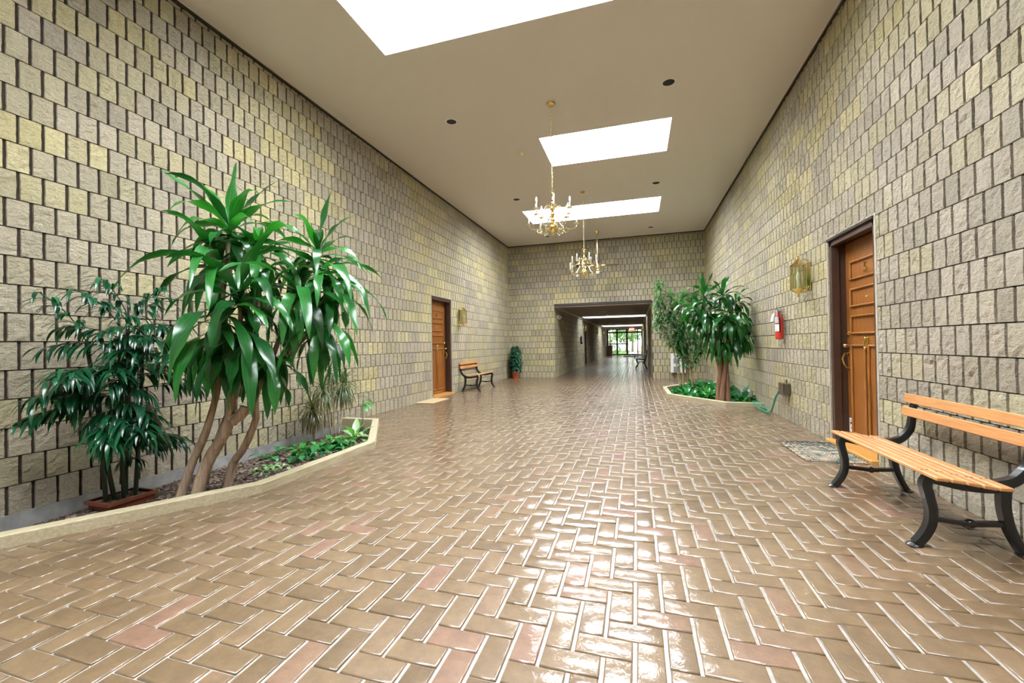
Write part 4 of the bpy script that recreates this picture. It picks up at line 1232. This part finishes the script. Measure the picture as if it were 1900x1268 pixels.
# ceiling fan
root = empty('ceiling_fan', (-1.09, 12.95, H), 'ceiling fan on a brass rod near the end wall, partly behind the far chandelier', 'ceiling fan')
MB().lathe([(.012, -.11), (.03, -.10), (.045, -.06), (.075, -.012), (.078, 0)], (0, 0, 0), 20).build('canopy', MAT['brass'], root, smooth='auto')
MB().lathe([(.012, -.99), (.012, -.85), (.020, -.7), (.026, -.5), (.022, -.32), (.012, -.2), (.012, -.09)], (0, 0, 0), 12).build('down_rod', MAT['palebrass'], root, smooth='auto')  # middle swollen to imitate overexposed glare on the rod
MB().lathe([(.03, -1.18), (.09, -1.16), (.12, -1.11), (.12, -1.04), (.07, -1.0), (.02, -.97), (.012, -.95)], (0, 0, 0), 20).build('motor', MAT['brass'], root, smooth='auto')
for k in range(4):
    a = .1 + k * PI / 2
    mb = MB(); S = 6; V = []
    for i in range(S + 1):
        t = i / S; r = .20 + .42 * t; w = .052 + .018 * t
        for y_, z_ in ((-w, -.003 - .026), (w, -.003 + .026), (w, .003 + .026), (-w, .003 - .026)): V.append((r, y_, -1.03 + z_))
    mb.add(V, [(i * 4 + j, i * 4 + (j + 1) % 4, (i + 1) * 4 + (j + 1) % 4, (i + 1) * 4 + j) for i in range(S) for j in range(4)] + [(0, 1, 2, 3), (S * 4, S * 4 + 1, S * 4 + 2, S * 4 + 3)])
    mb.xform(lambda x, y, z: (x * math.cos(a) - y * math.sin(a), x * math.sin(a) + y * math.cos(a), z))
    bl = mb.build('blade', MAT['fanblade'], root)
    ib = MB().box(.10, .24, -.02, .02, -1.042, -1.032).xform(lambda x, y, z: (x * math.cos(a) - y * math.sin(a), x * math.sin(a) + y * math.cos(a), z))
    ib.build('blade_iron', MAT['brass'], bl)
MB().lathe([(.001, -1.29), (.04, -1.275), (.055, -1.24), (.05, -1.20), (.03, -1.18)], (0, 0, 0), 14).build('light_bowl', MAT['bulb'], root, smooth='auto')

# ---------------------------------------------------------------- plants
Zv = Vector((0, 0, 1))
def leaf(mb, base, az, el, L, w, droop, rr, n=9, fold=.25, shape=0, petiole=0.0, wave=0.0, twist=0.0, fat=.42):
    """arching blade: starts at base heading az/el, bends down by droop"""
    p = Vector(base); seg = L / n
    d = Vector((math.cos(az) * math.cos(el), math.sin(az) * math.cos(el), math.sin(el)))
    V, A = [], []
    side0 = Vector((-math.sin(az), math.cos(az), 0))
    c = rr.random(); ph = rr.uniform(0, 6)
    for i in range(n + 1):
        t = i / n
        if petiole and t < petiole: ww = w * .07
        else:
            u = (t - petiole) / (1 - petiole)
            if shape == 0: ww = w * (math.sin(PI * min(u / (2 * fat), .5)) ** .8 if u < fat else math.cos(PI / 2 * (u - fat) / (1 - fat)) ** .85)
            elif shape == 1: ww = w * (.75 + .25 * min(1, u * 4)) * (1 - u ** 4)
            else: ww = w * math.sin(PI * min(1, u ** .75)) ** .9
            ww = max(ww, .0006)
            if shape == 0 and u < .2 and not petiole: ww = max(ww * .85, w * .24)
        side = side0 * math.cos(twist * t) + d.cross(side0) * math.sin(twist * t)
        nn = side.cross(d).normalized()
        if nn.z < 0: nn = -nn
        wv = wave * math.sin(ph + t * 11) * ww
        V += [tuple(p - side * ww / 2 + nn * (ww * fold * .5 + wv)), tuple(p), tuple(p + side * ww / 2 + nn * (ww * fold * .5 - wv))]
        A += [(0, t, c), (.5, t, c), (1, t, c)]
        d = (d + Vector((0, 0, -1)) * droop * (.5 + t) * (seg / L) * 2).normalized()
        p = p + d * seg
    mb.add(V, [(i * 3 + k, i * 3 + k + 1, (i + 1) * 3 + k + 1, (i + 1) * 3 + k) for i in range(n) for k in range(2)], 0, A)
def rel(pts, root): return [tuple(Vector(p) - root.location) for p in pts]

def rosette(mb, c, rr, n, L, w, lean=(0, 0), el=(.95, -.5), droop=(1.0, 2.0), wallx=None, side=0, azr=None, **kw):
    for i in range(n):
        t = i / max(n - 1, 1)
        az = i * 2.39996 + rr.uniform(-.4, .4)
        if azr: az = azr[0] + (azr[1] - azr[0]) * rr.random()
        e = el[0] + (el[1] - el[0]) * t + rr.uniform(-.12, .12)
        l = L * (.72 + .35 * math.sin(PI * min(1, .25 + t))) * rr.uniform(.85, 1.12)
        if wallx is not None:        # keep leaves on the room side
            dx = math.cos(az)
            room = abs(c[0] - wallx)
            if dx * side > 0 and l * abs(dx) * .8 > room: l = max(.15, room / (abs(dx) * .8))
        z = c[2] - .10 * t * (L / .6)
        leaf(mb, (c[0] + lean[0] * t, c[1] + lean[1] * t, z), az, e, l, w * rr.uniform(.85, 1.1), droop[0] + (droop[1] - droop[0]) * t + rr.uniform(-.45, .45), rr, n=11, wave=.20, twist=rr.uniform(-.7, .7), **kw)

# --- big left dracaena
root = empty('dracaena', (-3.42, 2.5, -.05), 'tall dracaena with long drooping glossy leaves in the left wall bed', 'plant')
rr = random.Random(21)
crowns = {'A': (-3.20, 2.66, 2.13), 'B': (-2.66, 3.04, 1.97), 'C': (-2.92, 2.50, 1.55), 'D': (-3.22, 2.60, 1.86), 'E': (-2.55, 2.96, 1.82), 'F': (-3.08, 2.50, 1.42), 'G': (-2.66, 2.80, 1.62), 'H': (-2.92, 2.54, 1.26), 'I': (-3.0, 2.75, 1.95), 'J': (-3.12, 2.58, 1.16), 'K': (-2.50, 3.02, 1.66), 'L': (-2.54, 2.90, 1.34), 'M': (-2.80, 2.66, 1.06), 'N': (-3.24, 2.52, 1.28)}
def trunk(pts, r0_, r1_, m='bark', nm='trunk'):
    P = smooth_path(pts, 5); n = len(P)
    R = [r0_ + (r1_ - r0_) * i / (n - 1) + .12 * r0_ * noise.noise(Vector((P[i].x * 9, P[i].y * 9, P[i].z * 14))) for i in range(n)]
    R[0] *= 1.25
    P = [p - root.location for p in P]
    MB().tube(P, R, 10).build(nm, MAT[m], root, smooth=True)
trunk([(-3.50, 2.44, -.08), (-3.44, 2.50, .20), (-3.32, 2.55, .52), (-3.25, 2.60, .95), (-3.24, 2.62, 1.5), (-3.20, 2.66, 2.08)], .036, .013)
trunk([(-3.36, 2.47, -.08), (-3.33, 2.55, .22), (-3.18, 2.60, .50), (-3.10, 2.60, .85), (-3.02, 2.72, 1.3), (-3.0, 2.75, 1.9)], .052, .016)
trunk([(-3.34, 2.56, .20), (-3.32, 2.60, .30), (-3.30, 2.66, .50), (-3.20, 2.70, .75), (-3.05, 2.62, 1.1), (-2.92, 2.50, 1.48)], .030, .014)
trunk([(-3.12, 2.60, .56), (-3.06, 2.62, .60), (-3.03, 2.64, .66)], .045, .040)
trunk([(-3.31, 2.69, -.08), (-3.27, 2.72, .16), (-3.14, 2.72, .32), (-3.04, 2.74, .55), (-3.02, 2.72, .72), (-2.88, 2.80, 1.15), (-2.72, 3.02, 1.92)], .038, .014)
trunk([(-2.98, 2.74, .80), (-2.86, 2.76, 1.1), (-2.66, 2.80, 1.56)], .024, .014)
trunk([(-2.86, 2.84, 1.20), (-2.66, 2.95, 1.45), (-2.50, 3.02, 1.64)], .018, .012)
trunk([(-2.92, 2.76, .95), (-2.72, 2.85, 1.15), (-2.54, 2.90, 1.32)], .018, .012)
fm = MB()
C = {k: tuple(Vector(v) - root.location) for k, v in crowns.items()}
WX = XL - root.location.x
for k, n, L, w, el_, dr in (('A', 30, .54, .084, (1.35, -.35), (.5, 1.7)), ('B', 22, .52, .075, (1.3, -.4), (.6, 1.9)), ('C', 17, .60, .094, (1.35, -.5), (.7, 2.1)),
        ('D', 22, .74, .080, (.8, -.3), (.8, 1.7)), ('E', 24, .60, .075, (.7, -.7), (1.0, 2.2)), ('F', 17, .66, .095, (.5, -.8), (1.2, 2.4)), ('G', 24, .66, .082, (.8, -.8), (1.0, 2.3)),
        ('H', 14, .66, .095, (.1, -.9), (1.4, 2.4)), ('I', 20, .58, .078, (1.0, -.5), (.8, 2.0)), ('J', 11, .55, .09, (.2, -.9), (1.4, 2.5)), ('K', 16, .60, .07, (.5, -.6), (1.0, 2.2)), ('L', 18, .58, .078, (.2, -.9), (1.3, 2.4)), ('M', 11, .52, .085, (.3, -.8), (1.3, 2.3)), ('N', 11, .60, .095, (.3, -.8), (1.2, 2.2))):
    rosette(fm, C[k], rr, n, L, w, el=el_, droop=dr, wallx=WX, side=-1)
fm.build('foliage', MAT['leaf_drac'], root, smooth=True, attr=True)

# --- potted bamboo palm in the bed
root = empty('potted_palm', (-3.80, 2.24, -.10), 'dark feathery palm in a brown planter at the near end of the left bed', 'plant')
pm = MB(); a, b_ = .12, .15
for z0, z1, s0, s1 in ((.0, .10, .86, 1.0), (.10, .125, 1.10, 1.10)):
    V = [(-a * s0, -b_ * s0, z0), (a * s0, -b_ * s0, z0), (a * s0, b_ * s0, z0), (-a * s0, b_ * s0, z0), (-a * s1, -b_ * s1, z1), (a * s1, -b_ * s1, z1), (a * s1, b_ * s1, z1), (-a * s1, b_ * s1, z1)]
    f = [(0, 3, 2, 1), (0, 1, 5, 4), (1, 2, 6, 5), (2, 3, 7, 6), (3, 0, 4, 7)]
    if z1 < .11: f.append((4, 5, 6, 7))
    else:
        V += [(-a * .98, -b_ * .98, z1), (a * .98, -b_ * .98, z1), (a * .98, b_ * .98, z1), (-a * .98, b_ * .98, z1)]
        f += [(4, 5, 9, 8), (5, 6, 10, 9), (6, 7, 11, 10), (7, 4, 8, 11)]
    pm.add(V, f)
pm.build('planter', MAT['terradark'], root)
MB().box(-a * .95, a * .95, -b_ * .95, b_ * .95, .095, .108).build('soil', MAT['soil'], root)
rr = random.Random(8)
fm = MB()
canes = [((-.02, -.09), (-.04, -.12), .95), ((.02, .0), (.02, -.02), 1.42), ((.03, .07), (.05, .12), 1.25), ((-.03, .04), (-.02, .06), 1.5), ((-.01, -.04), (-.02, -.2), 1.30)]
for (x0, y0), (x1, y1), h in canes:
    P = smooth_path([(x0, y0, .08), ((x0 + x1) / 2, (y0 + y1) / 2, h * .5), (x1, y1, h)], 5)
    MB().tube(P, [.016 - .004 * i / (len(P) - 1) for i in range(len(P))], 8).build('cane', MAT['cane'], root, smooth=True)
    nf = 12 if h > 1 else 9
    for k in range(nf):
        t = k / (nf - 1); zb_ = .55 + (h - .55) * t ** .8
        az = k * 2.4 + rr.uniform(-.3, .3) + h
        if math.cos(az) < -.35: az += PI * .75
        q = Vector((x0 + (x1 - x0) * zb_ / h, y0 + (y1 - y0) * zb_ / h, zb_))
        el_ = .80 - .45 * (1 - t) + (.3 if k > nf - 3 else 0) + rr.uniform(-.15, .15)
        d = Vector((math.cos(az) * math.cos(el_), math.sin(az) * math.cos(el_), math.sin(el_)))
        pt = [q]; LL = rr.uniform(.26, .36) + .10 * t
        for i in range(6):
            d = (d + Vector((0, 0, -.16))).normalized(); pt.append(pt[-1] + d * LL / 6)
        lim = Vector(pt[-1])
        fm.tube(pt, .0035, 5)
        for i in range(2, 7):
            for sd in (-1, 1):
                for j in range(3 if i < 6 else 1):
                    pp = pt[i]
                    if pp.x + root.location.x < XL + .12: continue
                    dv = (pt[i] - pt[i - 1]).normalized(); a0 = math.atan2(dv.y, dv.x)
                    leaf(fm, pp, a0 + sd * rr.uniform(.35, 1.2), dv.z * .6 + rr.uniform(-.1, .35), rr.uniform(.14, .22) if pp.x + root.location.x > XL + .3 else .12, .026, rr.uniform(.7, 1.6), rr, n=5, fold=.2)
for k in range(7):
    leaf(fm, (.03, .05, .38 + .03 * rr.random()), k * .9, .4, .17, .026, 1.8, rr, n=5)
fm.build('foliage', MAT['leaf_palm'], root, smooth=True, attr=True)

# --- spiky dragon trees
def spiky(loc, stems, label, dry, seed, n=70, L=.34):
    global root
    root = empty('dragon_tree', loc, label, 'plant', 'slender dragon trees in the left bed')
    rr = random.Random(seed); fm = MB()
    for (x0, y0, x1, y1, h, nn, LL) in stems:
        nn = int(nn * 1.5)
        MB().tube(smooth_path([(x0, y0, -.01), ((x0 + x1) / 2 + .01, (y0 + y1) / 2, h * .5), (x1, y1, h)], 4), .009, 7).build('stem', MAT['twig'] if not dry else MAT['barkred'], root, smooth=True)
        for i in range(nn):
            t = i / nn; az = i * 2.39996; e = 1.35 - 2.1 * t + rr.uniform(-.1, .1)
            l = LL * rr.uniform(.75, 1.1)
            if math.cos(az) < 0: l = min(l, (x1 + loc[0] - XL - .03) / max(.2, -math.cos(az) * .8))
            leaf(fm, (x1, y1, h - .09 * t), az, e, l, .0125, .7 + 1.3 * t, rr, n=6, fold=.3, shape=1)
    fm.build('foliage', MAT['leaf_spikydry' if dry else 'leaf_spiky'], root, smooth=True, attr=True)
spiky((-3.86, 4.66, -.05), [(-.02, -.02, -.02, -.16, .66, 55, .32), (.03, .05, .05, .14, .70, 100, .34), (.0, .03, -.05, .0, .90, 30, .26)], 'taller dragon tree with spiky green heads at the far end of the left bed', False, 4)
spiky((-3.84, 4.28, -.05), [(.0, .0, .0, -.02, .44, 95, .29)], 'short dragon tree with drooping brownish spikes in front of the taller one', True, 6)

# --- low plants in the left bed
def clump(name, loc, label, m, seed, n, L, w, el=(1.1, .1), droop=(.8, 1.8), petiole=.35, group=None, shape=2, cat='plant', spread=.05):
    rr = random.Random(seed); fm = MB()
    for i in range(n):
        t = i / max(1, n - 1)
        leaf(fm, (rr.uniform(-spread, spread), rr.uniform(-spread, spread), 0), i * 2.39996 + rr.uniform(-.3, .3), el[0] + (el[1] - el[0]) * t, L * rr.uniform(.75, 1.15), w * rr.uniform(.85, 1.15), droop[0] + (droop[1] - droop[0]) * t, rr, n=8, fold=.3, shape=shape, petiole=petiole, wave=.06)
    o = fm.build(name, MAT[m], smooth=True, attr=True); o.location = loc
    tag(o, label, cat, group); return o
clump('dumb_cane', (-3.42, 4.52, -.05), 'pale variegated plant with broad pointed leaves at the far corner of the left bed', 'leaf_varieg', 1, 18, .32, .09, el=(1.2, .2), droop=(.5, 1.4), petiole=.25)
clump('pothos', (-3.52, 4.22, -.05), 'bright green low leafy plant next to the pale variegated one', 'leaf_fresh', 2, 46, .20, .075, el=(1.1, .0), spread=.15)
clump('pothos', (-3.36, 4.02, -.05), 'dense green clump by the kerb just before the pale variegated plant', 'leaf_lily', 12, 46, .19, .07, el=(1.1, .0), spread=.15)
clump('pothos', (-3.40, 3.74, -.05), 'green ground cover plant midway between the variegated plant and the dracaena', 'leaf_lily', 3, 50, .19, .065, el=(1.1, .0), spread=.16)
clump('pothos', (-3.68, 3.95, -.05), 'leafy clump in the middle of the left bed below the short dragon tree', 'leaf_fresh', 14, 40, .18, .065, el=(1.1, .0), spread=.14)
clump('pothos', (-3.78, 3.60, -.05), 'small leafy plant by the concrete footing in the left bed', 'leaf_lily', 5, 20, .17, .06, el=(1.1, .1), spread=.09)
clump('seedling', (-3.40, 3.25, -.05), 'small pale speckled plant alone in the bark of the left bed', 'leaf_varieg', 7, 34, .13, .04, spread=.09, el=(1.0, .1))
clump('seedling', (-3.12, 2.95, -.05), 'tiny dark green plant close behind the kerb of the left bed', 'leaf_lily', 9, 12, .10, .03, spread=.05)
rr = random.Random(3); fm = MB()
for k in range(5): leaf(fm, (0, 0, .38 + .02 * k), -.6 + k * .45, .25, .20, .045, 1.0, rr, n=7)
fm.tube([(-.02, -.03, 0), (0, 0, .2), (0, 0, .46)], .006, 6)
o = fm.build('sapling', MAT['leaf_fresh'], smooth=True, attr=True); o.location = (-3.62, 4.95, -.05); tag(o, 'thin sapling with fresh green leaves beside the far timber of the left bed', 'plant')

# --- right bed: dracaena with clustered trunks
root = empty('dracaena', (1.50, 8.42, -.05), 'bushy dracaena with a thick bundled trunk in the right wall bed', 'plant')
rr = random.Random(31)
for k in range(5):
    a = k * 2 * PI / 5 + .4; q = .075
    trunk([(1.50 + q * math.cos(a) * 1.3, 8.42 + q * math.sin(a) * 1.3, -.08), (1.50 + q * math.cos(a + .3), 8.42 + q * math.sin(a + .3), .30), (1.50 + .06 * math.cos(a + .9), 8.42 + .06 * math.sin(a + .9), .62),
           (1.50 + .09 * math.cos(a + 1.2), 8.42 + .09 * math.sin(a + 1.2), 1.0), (1.50 + .18 * math.cos(a + 1.3), 8.42 + .18 * math.sin(a + 1.3), 1.35)], .050, .022, 'barkred')
fm = MB(); WX = XR - root.location.x
for c, n, L, w, el_, dr in (((-.32, -.22, 2.0), 20, .46, .070, (1.35, -.3), (.5, 1.8)), ((.02, -.02, 2.03), 20, .46, .072, (1.3, -.4), (.6, 2.0)), ((.28, .20, 1.92), 18, .46, .074, (1.1, -.5), (.8, 2.2)),
                         ((-.30, -.25, 1.70), 24, .54, .078, (.7, -.8), (1.1, 2.3)), ((.05, -.20, 1.62), 24, .56, .082, (.6, -.9), (1.3, 2.5)), ((.32, .10, 1.56), 22, .54, .080, (.6, -.9), (1.2, 2.4)),
                         ((-.16, -.12, 1.40), 22, .56, .085, (.2, -.9), (1.4, 2.5)), ((.26, -.06, 1.30), 20, .54, .085, (.2, -.9), (1.4, 2.5)), ((-.46, -.10, 1.84), 20, .50, .066, (.9, -.6), (.8, 2.1)), ((.1, .25, 1.75), 16, .5, .075, (.8, -.6), (1, 2.2)),
                         ((.0, -.12, 1.18), 16, .50, .082, (.0, -.9), (1.5, 2.6)), ((-.40, -.12, 1.58), 18, .48, .066, (.5, -.8), (1.2, 2.4))):
    rosette(fm, c, rr, n, L, w, el=el_, droop=dr, wallx=WX, side=1)
fm.build('foliage', MAT['leaf_drac'], root, smooth=True, attr=True)

# --- right bed: tall thin-stemmed shrub
root = empty('song_of_india_shrub', (1.12, 10.6, -.05), 'tall thin-stemmed shrub with small whorled leaves behind the right dracaena', 'plant')
rr = random.Random(12); fm = MB()
tips = [(.53, 10.5, 2.55), (.52, 10.4, 2.10), (.50, 10.3, 1.70), (.78, 10.55, 2.30), (.95, 10.7, 2.12), (1.10, 10.75, 2.30), (.78, 10.5, 1.80), (1.0, 10.6, 1.55), (.90, 10.5, 1.30), (1.15, 10.7, 1.80), (1.30, 10.7, 1.30), (1.45, 10.75, 1.05), (1.28, 10.8, 2.2), (1.05, 10.65, 1.05)]
for i, tp in enumerate(tips):
    bx_ = (1.02 if i % 2 else 1.28) + rr.uniform(-.06, .06); by_ = 10.6 + rr.uniform(-.06, .06)
    m_ = (bx_ + (tp[0] - bx_) * .28, by_, tp[2] * .42)
    P = smooth_path(rel([(bx_, by_, -.06), m_, (tp[0] * .85 + m_[0] * .15, tp[1], tp[2] * .78), tp], root), 6)
    if i < 9: MB().tube(P, [.016 - .009 * k / (len(P) - 1) for k in range(len(P))], 7).build('stem', MAT['twig'], root, smooth=True)
    n0 = int(len(P) * .45)
    for k in range(n0, len(P)):
        for q in range(3):
            pp = P[k - 1].lerp(P[k], q / 3)
            for j in range(3):
                az = (k * 3 + q) * 1.1 + j * PI * 2 / 3
                leaf(fm, pp, az, rr.uniform(.1, .8), rr.uniform(.15, .24), .042, rr.uniform(.5, 1.4), rr, n=5, fold=.3)
for tp in tips:
    q = Vector(tp) - root.location
    for j in range(16):
        leaf(fm, q + Vector((0, 0, -.012 * j)), j * 2.4, 1.2 - .09 * j, rr.uniform(.17, .25), .042, rr.uniform(.4, 1.3), rr, n=5, fold=.3)
fm.build('foliage', MAT['leaf_small'], root, smooth=True, attr=True)

# --- right bed ground cover, one plant per clump
G = 'peace lilies carpeting the right bed'
rr = random.Random(17); INR = inner(BEDR, .25); spots = []
tries = 0
while len(spots) < 26 and tries < 4000:
    tries += 1
    x, y = rr.uniform(.65, 1.95), rr.uniform(8.2, 11.5)
    if sdist(INR, x, y)[0] > 0 or (x - 1.5) ** 2 + (y - 8.42) ** 2 < .04 or y < 8.5 and x > 1.62: continue
    if all((x - a_) ** 2 + (y - b_) ** 2 > .215 ** 2 for a_, b_ in spots): spots.append((x, y))
spots.sort(key=lambda s_: s_[1])
proto = None
for i, (x, y) in enumerate(spots):
    if i < 3:
        o = clump('peace_lily', (x, y, -.05), '', 'leaf_lily', 40 + i, 46, .31, .095, el=(1.25, .0), droop=(.8, 2.0), petiole=.3, group=G, spread=.10)
        if i == 0: protos = []
        protos.append(o)
    else:
        o = protos[i % 3].copy(); COL.objects.link(o); o.location = (x, y, -.05); o.rotation_euler = (0, 0, rr.uniform(0, 6.2))
    o['label'] = 'dark glossy peace lily, one of the leafy clumps carpeting the right wall bed'
clump('rubber_plant', (1.86, 8.62, -.05), 'bluish broad-leaved plant between the bundled trunk and the right wall', 'leaf_blue', 61, 14, .46, .11, el=(1.35, .3), droop=(.4, 1.4), petiole=.45, spread=.03)
clump('fern', (1.78, 8.30, -.05), 'small fresh green fern at the near corner of the right bed', 'leaf_fresh', 63, 40, .28, .03, el=(1.3, .1), droop=(.8, 1.8), petiole=.1, shape=0, spread=.03)
clump('fern', (1.30, 9.00, -.05), 'light green upright plant rising among the lilies left of the bundled trunk', 'leaf_fresh', 65, 16, .36, .05, el=(1.4, .8), droop=(.4, 1.2), petiole=.3, spread=.03)

# --- potted plant in the far corner
root = empty('potted_plant', (-3.92, 13.62, 0), 'bushy dark green plant in a terracotta pot in the far left corner', 'plant')
MB().lathe([(.001, .004), (.085, .0), (.112, .19), (.124, .192), (.128, .245), (.116, .247), (.112, .21), (.001, .20)], (0, 0, 0), 24).build('pot', MAT['terra'], root, smooth='auto')
rr = random.Random(77); fm = MB()
for k in range(9):
    a = k * .7; P = smooth_path([(.02 * math.cos(a), .02 * math.sin(a), .19), (.08 * math.cos(a), .07 * math.sin(a), .5), (.14 * math.cos(a), .12 * math.sin(a), .62 + .05 * k)], 4)
    fm.tube(P, .005, 5)
for k in range(420):
    t = rr.random(); z = .24 + .84 * t; R = .25 * math.sin(PI * min(1, .22 + .72 * t)) ** .6 * rr.uniform(.45, 1)
    a = rr.uniform(0, 2 * PI); x, y = R * math.cos(a) * .86, R * math.sin(a) * .8
    leaf(fm, (x * .8, y * .8, z), a + rr.uniform(-.5, .5), rr.uniform(-.3, .6), rr.uniform(.10, .17), .065, rr.uniform(.6, 1.8), rr, n=5, fold=.25, shape=2, petiole=.15)
fm.build('foliage', MAT['leaf_silk'], root, smooth=True, attr=True)

# ---------------------------------------------------------------- corridor end: cabinet and the garden outside
root = empty('wooden_cabinet', (-2.34, 39.2, 0), 'low reddish wooden cabinet left of the glazed doors at the corridor end', 'cabinet')
MB().box(-.24, .24, -.35, .35, .02, .90, bev=.006).build('body', MAT['cabinet'], root)
MB().box(-.26, .26, -.37, .37, .90, .94, bev=.006).build('top', MAT['cabinet'], root)
MB().box(-.22, -.005, -.362, -.35, .06, .86, bev=.003).build('door', MAT['cabinet'], root)
MB().box(.005, .22, -.362, -.35, .06, .86, bev=.003).build('door', MAT['cabinet'], root)
MAT['paving'] = simple('pale_paving', (0.55, 0.52, 0.50), .9, var=.1, vscale=2)
MAT['lawn'] = simple('lawn', (0.16, 0.30, 0.06), .9, var=.3, vscale=3)
MAT['stucco'] = simple('pale_stucco', (0.62, 0.60, 0.62), .8)
MB().box(-9, 9, TY1 + .2, TY1 + 26, -.12, -.03).build('floor_outside_paving', MAT['paving'], kind='structure')
o = MB().box(-14, -.9, TY1 + 5, TY1 + 25, -.03, .02).build('lawn', MAT['lawn']); tag(o, 'lawn beyond the glazed doors', 'lawn', kind='stuff')
def bush(loc, R, Hh, m, label, seed, n=500, cat='shrub', stem=True, L=.22):
    root = empty('garden_shrub' if Hh < 2.5 else 'garden_tree', loc, label, cat)
    rr = random.Random(seed); fm = MB()
    for k in range(n):
        u, v = rr.uniform(-1, 1), rr.uniform(0, 2 * PI); r = rr.uniform(.55, 1) ; q = math.sqrt(1 - u * u)
        zc = Hh * (.62 if Hh > 2.5 else .5); hz = Hh * (.38 if Hh > 2.5 else .5)
        p = (R * r * q * math.cos(v), R * r * q * math.sin(v), zc + hz * r * u)
        leaf(fm, p, rr.uniform(0, 2 * PI), rr.uniform(-.6, .9), L * rr.uniform(.7, 1.3), L * .45, 1.0, rr, n=3, fold=.3, shape=2)
    fm.build('foliage', MAT[m], root, smooth=True, attr=True)
    MB().tube([(0, 0, -.05), (.05, 0, Hh * .35), (0, 0, Hh * .7)], [.09 * Hh / 3, .07 * Hh / 3, .03], 8).build('trunk', MAT['bark'], root, smooth=True)
bush((-2.9, TY1 + 9, 0), 1.5, 4.2, 'leaf_out', 'leafy garden tree seen through the left panes of the far glazed doors', 1, 900, 'tree', L=.3)
bush((-1.2, TY1 + 13, 0), 1.6, 3.9, 'leaf_out', 'garden tree seen through the middle panes of the far glazed doors', 2, 900, 'tree', L=.3)
bush((-.5, TY1 + 17, 0), 2.0, 5.0, 'leaf_out', 'tall garden tree farthest behind the glazed doors', 3, 900, 'tree', L=.35)
bush((.45, TY1 + 3.2, 0), .55, 1.0, 'leaf_flower', 'orange-red flowering shrub outside the right pane of the glazed doors', 4, 500, 'shrub', L=.11)
bush((-2.2, TY1 + 6, 0), .8, 1.1, 'leaf_out', 'low green shrub outside the left panes of the glazed doors', 5, 500, 'shrub', L=.15)
hs = empty('garden_house', (3.4, TY1 + 20, 0), 'pale house wall behind the garden, right of the trees', 'building')
MB().box(-2.6, 4, 0, 5, -.1, 3.2).build('wall', MAT['stucco'], hs)
MB().prism([(-.4, 3.2), (5.4, 3.2), (2.5, 5.0)], 0, -2.9, 4.3).build('roof', MAT['greydark'], hs)
MB().box(-1.6, -.6, -.03, .02, .9, 2.2).build('window', MAT['greydark'], hs)
